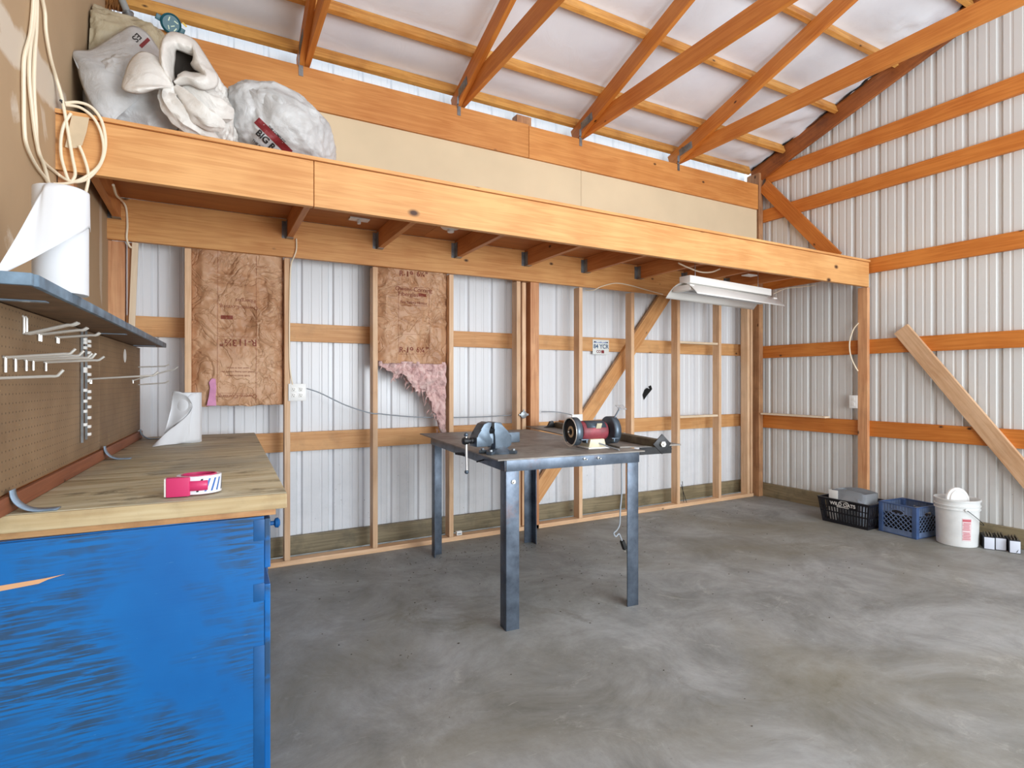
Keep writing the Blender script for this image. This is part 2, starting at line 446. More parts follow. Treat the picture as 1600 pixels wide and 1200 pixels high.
# a sawn board: the mesh lies along its own X so that the grain runs lengthwise
def board(name, a, b, wdir, w, t, mat, parent=None, bev=.003):
    a, b = V(a), V(b); x = (b-a).normalized(); y = V(wdir); y = (y - x*y.dot(x)).normalized(); z = x.cross(y)
    mb = MB().box((0, 0, 0), ((b-a).length, w, t), None, bev)
    mb.bm.normal_update()
    me = bpy.data.meshes.new(name); mb.bm.to_mesh(me); mb.bm.free(); me.materials.append(mat)
    o = bpy.data.objects.new(name, me); COL.objects.link(o); o.parent = parent
    R = Matrix((x, y, z)).transposed().to_4x4()
    c = (a+b)/2; put(o, parent, Matrix.Translation(c) @ R)
    return o
def bboard(name, lo, hi, mat, parent=None, bev=.003):
    lo, hi = V(lo), V(hi); d = hi-lo; c = (lo+hi)/2; ax = max(range(3), key=lambda i: d[i])
    oth = [i for i in range(3) if i != ax]; wi = max(oth, key=lambda i: d[i]); ti = min(oth, key=lambda i: d[i])
    if wi == ti: wi, ti = oth
    e = V((0, 0, 0)); e[ax] = d[ax]/2; wd = V((0, 0, 0)); wd[wi] = 1
    return board(name, c-e, c+e, wd, d[wi], d[ti], mat, parent, bev)
def text(name, s, size, mat, parent, mtx, ext=.0004, bvh=None, dirn=None, off=.002, sub=0, bold=0.0, align='CENTER'):
    cu = bpy.data.curves.new(name, 'FONT'); cu.body = s; cu.size = size; cu.align_x = align; cu.align_y = 'CENTER'
    cu.extrude = 0 if bvh else ext; cu.offset = bold
    t = bpy.data.objects.new('lettering_source', cu); COL.objects.link(t)
    me = bpy.data.meshes.new_from_object(t.evaluated_get(bpy.context.evaluated_depsgraph_get()))
    bpy.data.objects.remove(t); bpy.data.curves.remove(cu)
    me.transform(mtx)
    return lay(name, me, mat, parent, bvh, dirn, off, sub)
def lay(name, me, mat, parent, bvh=None, dirn=None, off=.002, sub=0):
    bm = bmesh.new(); bm.from_mesh(me)
    if sub: bmesh.ops.subdivide_edges(bm, edges=bm.edges, cuts=sub, use_grid_fill=True)
    if bvh:
        miss = []
        for v in bm.verts:
            h, nn, i, d = bvh.ray_cast(v.co - dirn*.6, dirn, 1.6)
            if h and abs(nn.dot(dirn)) > .04: v.co = h - dirn*off
            else: miss.append(v)
        bmesh.ops.delete(bm, geom=miss, context='VERTS')
    bm.to_mesh(me); bm.free()
    me.materials.clear(); me.materials.append(mat)
    o = bpy.data.objects.new(name, me); COL.objects.link(o); put(o, parent, Matrix.Identity(4))
    return o
def bvh_all(objs):
    vs, fs = [], []
    for o in objs:
        k = len(vs); vs += [v.co + WORLD[o.name] for v in o.data.vertices]; fs += [[i+k for i in p.vertices] for p in o.data.polygons]
    return BVHTree.FromPolygons(vs, fs)
def bvh_of(o):
    me = o.data; w = WORLD[o.name]
    return BVHTree.FromPolygons([v.co + w for v in me.vertices], [p.vertices for p in me.polygons])
def curve(pts, k=6):
    pts = [V(p) for p in pts]; out = []
    for i in range(len(pts)-1):
        p0, p1, p2, p3 = pts[max(i-1, 0)], pts[i], pts[i+1], pts[min(i+2, len(pts)-1)]
        for j in range(k):
            t = j/k
            out.append(.5*((2*p1)+(p2-p0)*t+(2*p0-5*p1+4*p2-p3)*t*t+(3*p1-p0-3*p2+p3)*t**3))
    out.append(pts[-1]); return out
def frame(o, x, y, z):
    m = Matrix((V(x), V(y), V(z))).transposed().to_4x4(); m.translation = V(o); return m
def fbm(p, o=4): return noise.fractal(V(p), 1.0, 2.0, o)
# ------------------------------------------------------------------ the building shell
BY, GY, SY = 4.403, 4.365, 4.168          # back siding, back girt face, stud face
RX, GX = 5.553, 5.515                     # right siding, right girt face
Y0 = -3.2                                 # the open front of the shed, behind the camera
def roof_z(y): return 3.685 + (4.13-y)/3  # top edge of the trusses
def lw_x(y): return -.57 + (y-2.97)*.02   # left drywall face
def peg_x(y): return -.475 + (y-1.97)*.0465
def bench_r(y): return .214 + (y-1.868)*.0252

struct(MB().bx((-.9, Y0, -.12), (5.9, 4.55, 0)).build('floor', M['concrete'], loc=(0, 0, 0), smooth=False))

def rib_profile(length, first):
    pts = []; k0 = -2
    p = .2286
    k = k0
    while first + k*p < length + p:
        c = first + k*p
        pts += [(c-.024, 0), (c-.012, .019), (c+.012, .019), (c+.024, 0)]
        for m in (.076, .152):
            pts += [(c+m-.012, 0), (c+m-.006, .0035), (c+m+.006, .0035), (c+m+.012, 0)]
        k += 1
    return [q for q in pts if 0 <= q[0] <= length]
def siding_sheet(name, mat, org, along, out, length, z0, ztop, first, thick=.0):
    prof = rib_profile(length, first); mb = MB(); org = V(org); along = V(along); out = V(out)
    prev = None
    for u, d in prof:
        p = org + along*u + out*d
        zt = ztop(p)
        a = mb.bm.verts.new((p.x, p.y, z0)); b = mb.bm.verts.new((p.x, p.y, zt))
        q = p + out*.004
        if prev: mb.bm.faces.new((prev[0], a, b, prev[1]))
        prev = (a, b)
    o = mb.build(name, mat, smooth=False, loc=(0, 0, 0))
    md = o.modifiers.new('sheet thickness', 'SOLIDIFY'); md.thickness = .002; md.offset = 1
    return struct(o)
siding_sheet('wall_back', M['siding_back'], (-.72, BY, 0), (1, 0, 0), (0, 1, 0), RX+.72, .02, lambda p: 3.80, (.593+.72) % .2286)
siding_sheet('wall_right', M['siding_side'], (RX, BY, 0), (0, -1, 0), (1, 0, 0), BY-Y0, .02, lambda p: roof_z(p.y)+.10, (BY-2.919) % .2286)
# left partition of painted drywall
a = math.atan(.02)
wl = MB().bx((-.10, 0, -.0), (0, 7.5, 4.0)).build('wall_left', M['drywall'], smooth=False, loc=(0, 0, 0))
wl.location = (lw_x(Y0), Y0, 0); wl.rotation_euler = (0, 0, -a); struct(wl)
md = wl.data
for v in md.vertices:                      # its top follows the roof slope
    if v.co.z > 3: v.co.z = roof_z(Y0 + v.co.y) + .07
# skirt boards
def setb(o): return struct(o)
setb(bboard('baseboard_back', (-.70, GY, .012), (5.512, GY+.036, .153), M['skirt']))
setb(bboard('baseboard_right', (GX, Y0, .0), (GX+.036, 4.36, .151), M['skirt']))
setb(bboard('trim_1', (.20, SY, 0), (5.40, SY+.089, .036), M['stud']))

# ceiling film laid over the purlins, sagging a little between them
PURL = [4.215, 3.84, 3.27, 2.72, 2.15, 1.59, 1.02, .46, -.10, -.66, -1.22, -1.78, -2.34]
def sag(x, y):
    s = 0
    for i in range(len(PURL)-1):
        if PURL[i+1] < y <= PURL[i]:
            u = (PURL[i]-y)/(PURL[i]-PURL[i+1]); s = math.sin(u*PI)
    return s
def filmf(u, v):
    x = -.78 + u*6.29; y = 4.31 - v*7.4
    s = sag(x, y); w = .5+.5*math.sin(x*PI/1.206*2+.6)
    z = roof_z(y) + .104 - s*(.018+.012*w) + .006*fbm((x*2.2, y*2.2, 1))*s
    if x > 5.0: z -= s*.03*fbm((x*5, y*5, 4)) + .012*abs(fbm((x*9, y*3, 7)))*(x-5.0)*2
    return V((x, y, z))
struct(MB().grid(filmf, 150, 210).build('ceiling', M['film'], loc=(0, 0, 0), thick=.002))

# purlins
for i, y in enumerate(PURL[:7]):
    z = roof_z(y) + .004
    n = V((0, 1, 3)).normalized()
    c = V((0, y, z)) + n*.044
    lab = ['rough purlin nearest the eave, just above the header boards', 'second rough purlin up from the eave, crossing all the trusses',
           'third rough purlin up from the eave, under the white film', 'fourth rough purlin up, near the top right corner of the roof',
           'fifth rough purlin up, almost out of view at the top', 'sixth rough purlin up the roof slope', 'seventh rough purlin up the roof slope'][i]
    tag(board('purlin', (-.55, c.y, c.z), (5.474 if i else 5.40, c.y, c.z), n, .088, .038, M['purlin'], bev=.004), lab, 'purlin', 'roof purlins under the white film')

# roof trusses, one every 1.2 m
TX = [.571, 1.777, 2.983, 4.205]
tl = ['leftmost roof truss, seen almost edge on above the grey bags', 'second roof truss from the left, above the middle of the loft',
      'third roof truss from the left, right of the header joint', 'fourth roof truss, nearest the corrugated gable wall']
for x, lab in zip(TX, tl):
    t = thing('roof_truss', lab, 'truss', (x, 4.13, 3.54), 'roof trusses')
    e = .074*math.cos(math.atan(1/3)); n = V((0, 1, 3)).normalized()
    a = V((x, 4.27, roof_z(4.27))) - n*.070; b = V((x, -2.3, roof_z(-2.3))) - n*.070
    board('top_chord', a, b, (0, 0, 1), .14, .038, M['truss'], t)
    board('bottom_chord', (x+.0385, 4.20, 3.612), (x+.0385, -2.3, 3.612), (0, 0, 1), .14, .038, M['truss'], t)
    g = MB()
    R = Matrix.Rotation(-math.atan(.17), 3, 'X')
    g.box((x-.020, 4.02, 3.632), (.002, .17, .070), R)
    for k in range(7): g.box((x-.0215, 3.948+k*.024, 3.632+(4.02-(3.948+k*.024))*.17), (.003, .011, .062), R)
    g.build('gusset_plate', M['galv'], t, smooth=False)
    s = MB(); s.box((x-.020, 4.112, 3.565), (.003, .030, .070)); s.box((x-.006, 4.1275, 3.490), (.030, .003, .075))
    s.box((x-.020, 4.1195, 3.525), (.003, .017, .03))
    s.build('tie_strap', M['galv'], t, smooth=False)

# gable rafter and ragged felt along it
n = V((0, 1, 3)).normalized()
r = tag(board('gable_rafter', V((GX-.02, 4.25, roof_z(4.25)-.0)) - n*.004, V((GX-.02, -2.3, roof_z(-2.3))) - n*.004, (0, 0, 1), .185, .036, M['rafter']),
        'dark stained rafter sloping up the top of the corrugated gable wall', 'rafter')
fl = MB()
random.seed(3)
def feltf(u, v):
    y = 4.25 - u*3.9
    w = .03 + .05*abs(fbm((y*4, 2.2, 0))) + .03*abs(fbm((y*13, 5, 0)))
    x = GX-.006 - v*w - .006
    return V((x, y, roof_z(y)+.096 - .022*v*(1+fbm((y*9, v*3, 3)))))
tag(fl.grid(feltf, 90, 5).build('roofing_felt_edge', M['felt'], thick=.002), 'ragged black felt edge hanging along the gable rafter under the film', 'roofing felt')

# girts on the back wall
G = 'horizontal girts on the siding'
tag(bboard('wall_girt', (-.68, GY, 1.598), (5.43, GY+.037, 1.732), M['girt_tan']), 'upper horizontal girt behind the studs, carrying the licence plate', 'girt', G)
tag(bboard('wall_girt', (-.68, GY, .781), (5.43, GY+.037, .922), M['girt_tan']), 'lower horizontal girt behind the studs at bench height', 'girt', G)
gz = [(3.537, 3.687, 'topmost girt on the gable wall, meeting the rafter'), (3.106, 3.244, 'second girt from the top on the gable wall'),
      (2.332, 2.472, 'gable wall girt level with the loft beam end'), (1.564, 1.700, 'gable wall girt meeting the top of the lower diagonal brace'),
      (.778, .925, 'lowest gable wall girt, above the crates and bucket')]
for i, (z0, z1, lab) in enumerate(gz):
    ymax = 4.355 if i else 4.10
    tag(bboard('wall_girt', (GX, Y0, z0), (GX+.037, ymax, z1), M['girt_amber']), lab, 'girt', G)

# wall studs
S = 'pale studs of the back wall'
def stud(px0, px1, lab, y=SY, mat='stud', ztop=2.168, zb=.037, w=None):
    x0 = on_y(px0, 600, y).x; x1 = on_y(px1, 600, y).x
    if w: x1 = x0+w
    return tag(bboard('stud', (x0, y, zb), (x1, y+.089, ztop), M[mat]), lab, 'stud', S)
stud(288.5, 297.8, 'stud at the left edge of the big brown insulation batt', w=.038)
stud(444.5, 453, 'stud between the big brown batt and the four-socket outlet', w=.038)
stud(582.6, 589.4, 'stud at the left edge of the smaller batt with torn pink wool', w=.038)
stud(702, 709, 'stud at the right edge of the torn batt, behind the vise', w=.038)
stud(807.5, 814.5, 'stud just left of the wide middle post, with a pipe clamp on it', w=.038)
stud(816, 821, 'shadowed stud squeezed between its neighbour and the wide middle post', y=SY+.03, w=.038)
stud(905, 910, 'stud above the bench grinder, left of the licence plate', w=.038)
stud(986.5, 991.5, 'stud in front of the long diagonal back wall brace', w=.038)
stud(1058.5, 1063, 'stud at the left end of the two short cross boards', w=.038)
stud(1123.5, 1128.5, 'stud at the right end of the two short cross boards', w=.038)
stud(1168, 1172.5, 'last stud on the right, beside the dark corner post', w=.038)
stud(1173.2, 1177.3, 'grey edged stud squeezed against the dark corner post', y=SY+.02, w=.032)
stud(199.2, 205.4, 'reddish stud tucked behind the leaning pale strip', y=SY+.012, mat='post', w=.030, zb=.0)
# the leaning pale strip in the left corner
a1 = on_y(211.5, 384, SY-.012); b1 = on_y(204, 560, SY-.012)
dn = (b1-a1).normalized(); b1 = a1 + dn*((a1.z-.02)/abs(dn.z)); a1.z = 2.166
tag(board('leaning_strip', a1, b1, (1, 0, 0), .034, .02, M['pale']), 'pale planed strip leaning in the left corner beside the reddish post', 'timber strip')

# posts
def post(name, lo, hi, mat, lab): return tag(bboard(name, lo, hi, M[mat]), lab, 'post', 'heavy timber posts')
post('timber_post', (-.555, SY, 0), (-.462, SY+.09, 2.168), 'post', 'reddish timber post in the left corner above the blue shelf')
xm = on_y(829, 600, SY).x
post('timber_post', (xm, SY, 0), (xm+.088, SY+.14, 3.235), 'post', 'wide timber post in the middle of the back wall')
xs = on_y(808, 185, SY).x
tag(bboard('post_stub', (xs, SY+.004, 2.172), (xs+.145, SY+.09, 3.615), M['cornerpost']), 'short post end sticking up behind the header boards at their joint', 'post stub')
post('timber_post', (5.444, 4.131, 0), (5.512, 4.29, 3.66), 'cornerpost', 'dark stained corner post where the two corrugated walls meet')
post('loft_post', (5.472, 2.976, 0), (5.514, 3.064, 2.196), 'post', 'loft support post standing behind the plastic crates')
post('loft_post', (-.566, 2.985, 0), (-.512, 3.07, 2.196), 'post', 'loft support post at the left wall behind the large paper roll')

# diagonal braces
tag(board('diagonal_brace', (4.30, GY-.021, 2.30), (2.45, GY-.021, -.0 + .04), (0, 0, 1), .138, .037, M['girt_tan']),
    'long diagonal brace rising behind the studs from the work table to the light', 'brace', 'diagonal wall braces')
tag(board('diagonal_brace', (GX-.019, 4.11, 3.515), (GX-.019, 3.29, 2.533), (0, 0, 1), .138, .036, M['girt_amber']),
    'upper diagonal brace on the gable wall, dropping to the loft beam', 'brace', 'diagonal wall braces')
b = MB()
pr = [(2.755, 1.745), (2.600, 1.750), (1.30, -.003 + .003), (1.414, 0)]
d = V((0, -1.35, -1.35*1.35)).normalized()
tag(board('diagonal_brace', (GX-.019, 2.695, 1.775), (GX-.019, 1.425, .03), (0, 0, 1), .132, .036, M['stud']),
    'lower diagonal brace on the gable wall, running down toward the batteries', 'brace', 'diagonal wall braces')

# header boards carrying the trusses
xj = on_y(826.5, 215, 4.13).x
hz0, hz1 = 3.262, 3.528
tag(bboard('header_board', (-.55, 4.13, hz0-.02), (xj-.002, 4.166, hz1), M['header']), 'long header board left of the joint, above the cream panels and bags', 'header board', 'header boards under the trusses')
tag(bboard('header_board', (xj+.002, 4.13, hz0-.02), (5.428, 4.166, hz1-.01), M['header']), 'orange header board right of the joint, ending at the corner post', 'header board', 'header boards under the trusses')
# painted panels above the loft
xc = on_y(908, 300, 4.15).x
tag(bboard('cream_panel', (-.54, 4.150, 2.45), (xc-.0015, 4.164, hz0-.022), M['cream'], bev=.001), 'long cream wall panel behind the bags on the loft', 'wall panel', 'cream panels over the loft')
tag(bboard('cream_panel', (xc+.0015, 4.150, 2.45), (5.43, 4.164, hz0-.022), M['cream'], bev=.001), 'cream wall panel right of the seam, ending at the corner post', 'wall panel', 'cream panels over the loft')

# ------------------------------------------------------------------ the loft: one structure with its boards as parts
loft = thing('storage_loft', 'long timber storage loft with golden front beam along the back wall', 'loft', (2.4, 2.97, 2.17))
xb = on_y(490.5, 280, 2.97).x
bboard('front_beam', (-.573, 2.97, 2.197), (xb-.0015, 3.008, 2.430), M['beam'], loft)
bboard('front_beam', (xb+.0015, 2.97, 2.197), (5.492, 3.008, 2.430), M['beam'], loft)
bboard('inner_strip', (-.56, 3.009, 2.215), (5.47, 3.028, 2.40), M['joist'], loft)
bboard('ledger_board', (-.555, 4.13, 2.170), (5.43, 4.167, 2.43), M['ledger'], loft)
for i in range(3):
    w = 2.0; x0 = -.56 + i*2.02
    o = bboard('deck_panel', (x0, 2.966, 2.431), (min(x0+2.018, 5.44), 4.128, 2.449), M['deckply'], loft, bev=.001)
bboard('deck_nosing', (-.57, 2.956, 2.4315), (5.49, 2.9655, 2.449), M['beam'], loft, bev=.001)
jx = [-.515, .470, 1.102, 1.735, 2.385, 3.012, 3.647, 4.268, 4.895]
for x in jx:
    bboard('joist', (x, 3.03, 2.295), (x+.038, 4.129, 2.430), M['joist'], loft)
    h = MB(); h.box((x-.003, 4.10, 2.355), (.002, .055, .115)); h.box((x-.016, 4.1285, 2.355), (.028, .002, .12)); h.box((x+.019, 4.10, 2.2935), (.046, .055, .002))
    for k in range(4): h.box((x-.018, 4.1268, 2.31+k*.03), (.006, .003, .006))
    h.build('joist_hanger', M['galv'], loft, smooth=False)
# ------------------------------------------------------------------ insulation batts
def batt(name, lab, x0, x1, z0, z1, seed, fold):
    t = thing(name, lab, 'insulation', ((x0+x1)/2, SY+.05, z0), 'insulation batts between the studs')
    def f(u, v):
        x = x0 + (x1-x0)*u; z = z0 + (z1-z0)*v
        e = min(u, 1-u); bulge = .030*min(1, e*7)
        n = 1-abs(fbm((x*5, z*3.2, seed), 3))*1.6
        n2 = 1-abs(fbm((x*11, z*9, seed+9), 4))*1.5
        y = SY + .064 - bulge - .030*n*min(1, e*9) - .013*n2
        for fz, amp in fold:
            zz = fz + .03*math.sin(x*9+seed); y -= amp*math.exp(-((z-zz)/.018)**2)*(.5+.5*math.sin(x*13+fz*9)) - amp*.7*math.exp(-((z-zz+.035)/.02)**2)
        y = max(y, SY+.004)
        zz = z + (.006*fbm((x*14, 1, seed)) if v < .01 else 0)
        return V((x, y, zz))
    p = MB().grid(f, 70, 120).build('kraft_facing', M['kraft'], t, thick=.0015)
    def g(u, v):
        x = x0+.006 + (x1-x0-.012)*u; z = z0+.012 + (z1-z0-.014)*v
        return V((x, SY+.072, z))
    MB().bx((x0+.008, SY+.075, z0+.012), (x1-.008, SY+.17, z1-.004)).build('wool_core', M['pink'], t, smooth=False)
    return t, p
# the big batt, its print upside down
b1x0, b1x1 = on_y(298.6, 500, SY).x, on_y(443.8, 500, SY).x
b1z0 = on_y(420, 633, SY).z
bt, kp = batt('insulation_batt', 'big brown paper-faced batt with upside-down print left of the outlet', b1x0, b1x1, b1z0, 2.285, 3.3, [(2.03, .016), (1.72, .010)])
bv = bvh_of(kp); D = V((0, 1, 0))
cx = on_y(373, 500, SY).x
def prt(t, s, px, py, h, bvh, name='printing', mat='kraftink', flip=False, bold=0.0):
    c = on_y(px, py, SY)
    x = V((-1, 0, 0)) if flip else V((1, 0, 0)); z = V((0, 0, -1)) if flip else V((0, 0, 1))
    return text(name, s, h, M[mat], t, frame((c.x, SY-.2, c.z), x, z, (0, -1, 0) if not flip else (0, -1, 0)), bvh=bvh, dirn=D, off=.0042, sub=2, bold=bold)
prt(bt, 'R-11', 387, 535, .062, bv, flip=True, bold=.0006); prt(bt, '3½"', 357, 535, .062, bv, flip=True, bold=.0006)
prt(bt, 'Owens-Corning', 374, 480, .036, bv, flip=True, mat='kraftink_dim'); prt(bt, 'Fiberglas', 384, 470, .036, bv, flip=True, mat='kraftink_dim')
prt(bt, 'Owens-Corning', 372, 619, .036, bv, flip=True, mat='kraftink_dim')
for q_, s_ in ((587, 'Kraft faced insulation'), (581, 'Install with facing toward the'), (575, 'warm side in winter')): prt(bt, s_, 372, q_, .017, bv, flip=True, mat='kraftink_dim')
def inkline(t, pts, w, bvh, mat='kraftink_dim', name='printed_line'):
    b = MB()
    for i in range(len(pts)-1):
        a, c = on_y(*pts[i], SY), on_y(*pts[i+1], SY); a.y = c.y = SY-.2
        d = (c-a).normalized(); n = V((-d.z, 0, d.x))*w
        k = max(2, int((c-a).length/.02))
        for j in range(k):
            p, q = a.lerp(c, j/k), a.lerp(c, (j+1)/k)
            b.poly([p-n, q-n, q+n, p+n])
    me = bpy.data.meshes.new(name); b.bm.to_mesh(me); b.bm.free()
    return lay(name, me, M[mat], t, bvh, D, .0022)
inkline(bt, [(340.5, 392), (339.5, 628)], .0012, bv); inkline(bt, [(401, 396), (400, 630)], .0012, bv)
inkline(bt, [(341, 525), (400, 527)], .001, bv); inkline(bt, [(340, 614), (400, 615)], .001, bv)
a = on_y(345, 492, SY); c = on_y(364, 499, SY)
mbx = MB(); 
for i in range(8):
    xa, xb2 = a.x+(c.x-a.x)*i/8, a.x+(c.x-a.x)*(i+1)/8
    mbx.poly([(xa, SY-.2, a.z), (xb2, SY-.2, a.z), (xb2, SY-.2, c.z), (xa, SY-.2, c.z)])
me = bpy.data.meshes.new('printed_block'); mbx.bm.to_mesh(me); mbx.bm.free(); lay('printed_block', me, M['kraftink'], bt, bv, D, .0022, 1)
# pink wool showing through the tear at its lower left
tp = [(322, 634), (327, 620), (329, 606), (326, 598), (331, 591), (337, 592), (338, 606), (337, 620), (338, 634)]
pts = [on_y(x, y, SY-.0005) for x, y in tp]
mt = MB(); mt.prism([(p.x, p.z) for p in pts], .012, frame((0, SY-.0005, 0), (1, 0, 0), (0, 0, 1), (0, -1, 0)), bev=.003)
mt.build('torn_patch', M['pinkbright'], bt)['label'] = 'bright pink wool showing through the torn paper'

# the smaller batt with wool torn out below it
b2x0, b2x1 = on_y(590, 500, SY).x, on_y(702, 500, SY).x
b2z0 = on_y(650, 568, SY).z
bt2, kp2 = batt('insulation_batt', 'smaller brown batt with torn pink wool hanging beneath it, behind the vise', b2x0, b2x1, b2z0, 2.285, 8.1, [(2.02, .014), (1.80, .015)])
bv2 = bvh_of(kp2)
prt(bt2, 'R-19', 635, 547, .060, bv2, bold=.0006); prt(bt2, '6¼"', 660.5, 547, .060, bv2, bold=.0006)
prt(bt2, 'R-19', 635, 428, .058, bv2, bold=.0006); prt(bt2, '6¼"', 660.5, 429, .058, bv2, bold=.0006)
prt(bt2, 'Owens-Corning', 647, 452.5, .046, bv2); prt(bt2, 'Fiberglas', 638, 460, .046, bv2)
prt(bt2, 'Fire Safety Notice', 647, 473, .030, bv2)
inkline(bt2, [(623, 448), (671.5, 450), (671.5, 553), (623, 553), (623, 448)], .0012, bv2)
inkline(bt2, [(626, 477), (669, 478)], .0014, bv2, 'kraftink'); inkline(bt2, [(626, 522), (670, 523)], .001, bv2)
a = on_y(654, 458, SY); c = on_y(667, 464, SY); mbx = MB()
for i in range(8):
    xa, xb2 = a.x+(c.x-a.x)*i/8, a.x+(c.x-a.x)*(i+1)/8
    mbx.poly([(xa, SY-.2, a.z), (xb2, SY-.2, a.z), (xb2, SY-.2, c.z), (xa, SY-.2, c.z)])
me = bpy.data.meshes.new('printed_block'); mbx.bm.to_mesh(me); mbx.bm.free(); lay('printed_block', me, M['kraftink'], bt2, bv2, D, .0022, 1)
# ragged hanging wool
edge = [(592, 572), (604, 577), (613, 583), (619, 592), (624, 583), (631, 586), (636, 595), (643, 604), (648, 612), (656, 611), (663, 612), (667, 622), (674, 630), (672, 640), (679, 648), (683, 657), (686, 672), (690, 681), (696, 681), (699, 672)]
ep = [on_y(x, y, SY+.05) for x, y in edge]; ex = [p.x for p in ep]
def edge_z(x):
    for i in range(len(ep)-1):
        if ex[i] <= x <= ex[i+1]:
            u = (x-ex[i])/max(1e-6, ex[i+1]-ex[i]); return ep[i].z*(1-u)+ep[i+1].z*u
    return ep[0].z if x < ex[0] else ep[-1].z
mbw = MB()
for layer, (yy, dz) in enumerate(((SY+.022, .0), (SY+.045, .02), (SY+.066, .045))):
    def wf(u, v):
        x = b2x0+.012 + (b2x1-b2x0-.035)*u
        zb = edge_z(x) + dz + .018*fbm((x*40, layer*3, 1))
        zt = b2z0+.015
        z = zt + (min(zb, zt-.004)-zt)*v
        y = min(SY+.098, yy + .04*fbm((x*7, z*5, layer)) + .022*fbm((x*22, z*18, layer+4)) + .01*v)
        return V((min(x + .010*fbm((x*25, z*25, 9))*v, b2x1-.008), max(y, SY+.006), z))
    mbw.grid(wf, 90, 60)
mbw.build('hanging_wool', M['pink'], bt2, thick=.012)['label'] = 'ragged grey and pink wool torn out of the batt'
# loose tufts at the torn edge
random.seed(5); mbt = MB()
for i in range(46):
    k = random.randrange(len(ep)-1); p = ep[k].lerp(ep[k+1], random.random()) + V((random.uniform(-.01, .01), random.uniform(-.03, .04), random.uniform(0, .03)))
    q = [p]
    d = V((random.uniform(-.6, .3), random.uniform(-.2, .2), -1)).normalized()
    for j in range(4): d = (d + V((random.uniform(-.5, .5), random.uniform(-.3, .3), random.uniform(-.3, .2)))).normalized(); q.append(q[-1] + d*random.uniform(.008, .02))
    mbt.tube(q, .004, 5, rs=[.006, .005, .004, .0025, .001])
mbt.build('wool_tufts', M['pink'], bt2)['kind'] = 'stuff'

# ------------------------------------------------------------------ things fixed to the stud wall
o = thing('outlet_box', 'white four-socket outlet box on the stud right of the big batt', 'outlet', (.55, SY+.03, 1.157), 'white electrical outlets')
oc = on_y(464.5, 613, 4.16); ow = .118
MB().box((oc.x, 4.190, oc.z), (ow*.86, .05, .105)).build('back_box', M['galv'], o, smooth=False)
MB().box((oc.x, 4.161, oc.z), (ow, .008, .122), None, .003).build('cover_plate', M['white'], o)
for sx in (-.024, .024):
    for sz in (-.021, .021):
        r = MB().box((oc.x+sx, 4.1565, oc.z+sz), (.030, .003, .030), None, .001).build('receptacle', M['enamel'], o)
        s = MB()
        for dx in (-.006, .006): s.box((oc.x+sx+dx, 4.1548, oc.z+sz+.003), (.0025, .0016, .009))
        s.box((oc.x+sx, 4.1548, oc.z+sz-.008), (.005, .0016, .005)); s.build('slots', M['darkhole'], r, smooth=False)
o = thing('outlet_box', 'white outlet plate on the stud directly behind the bench grinder', 'outlet', (2.97, SY, .86), 'white electrical outlets')
oc2 = on_y(903, 658, 4.13)
MB().box((oc2.x, 4.158, oc2.z), (.075, .02, .10)).build('back_box', M['galv'], o, smooth=False)
MB().box((oc2.x, 4.142, oc2.z), (.118, .010, .122), None, .003).build('cover_plate', M['white'], o)
for sz in (-.02, .02): MB().box((oc2.x, 4.136, oc2.z+sz), (.032, .003, .03), None, .001).build('receptacle', M['enamel'], o)
o = thing('outlet_box', 'white outlet plate on the loft post above the crates', 'outlet', (5.47, 3.09, 1.04), 'white electrical outlets')
MB().bx((5.468, 3.067, 1.05), (5.512, 3.13, 1.155)).build('back_box', M['galv'], o, smooth=False)
MB().bx((5.460, 3.062, 1.042), (5.468, 3.138, 1.166), .002).build('cover_plate', M['white'], o)
for z in (1.08, 1.128): MB().bx((5.4575, 3.084, z-.015), (5.460, 3.114, z+.015), .0008).build('receptacle', M['enamel'], o)

# licence plate
c = on_y(938.8, 542.3, GY-.004); lp = thing('licence_plate', 'small white licence plate nailed to the upper girt', 'licence plate', (c.x, GY-.003, c.z-.07))
MB().box((c.x, GY-.0035, c.z), (.200, .003, .145), None, .0012).build('plate', M['platewhite'], lp)
fr = lambda dx, dz: frame((c.x+dx, GY-.0055, c.z+dz), (1, 0, 0), (0, 0, 1), (0, -1, 0))
text('plate_number', '84 YCR', .058, M['plateblue'], lp, fr(.002, .004), bold=.0012)
text('plate_state', 'CO', .036, M['inkred'], lp, fr(-.028, -.046), bold=.001)
MB().box((c.x+.022, GY-.0055, c.z-.046), (.034, .001, .030)).build('sticker', M['inkred'], lp, smooth=False)
for dx_, dz_ in ((-.075, .050), (.078, .047)): MB().box((c.x+dx_, GY-.0055, c.z+dz_), (.015, .001, .011)).build('bolt_hole', M['darkhole'], lp, smooth=False)
b = MB()
for k in range(9):
    b.prism([(-.09+k*.02, .04), (-.08+k*.02, .04+.012+.006*math.sin(k*2.1)), (-.07+k*.02, .04)], .0006, frame((c.x, GY-.0052, c.z), (1, 0, 0), (0, 0, 1), (0, -1, 0)))
b.build('mountain_print', M['tapeblue'], lp, smooth=False)

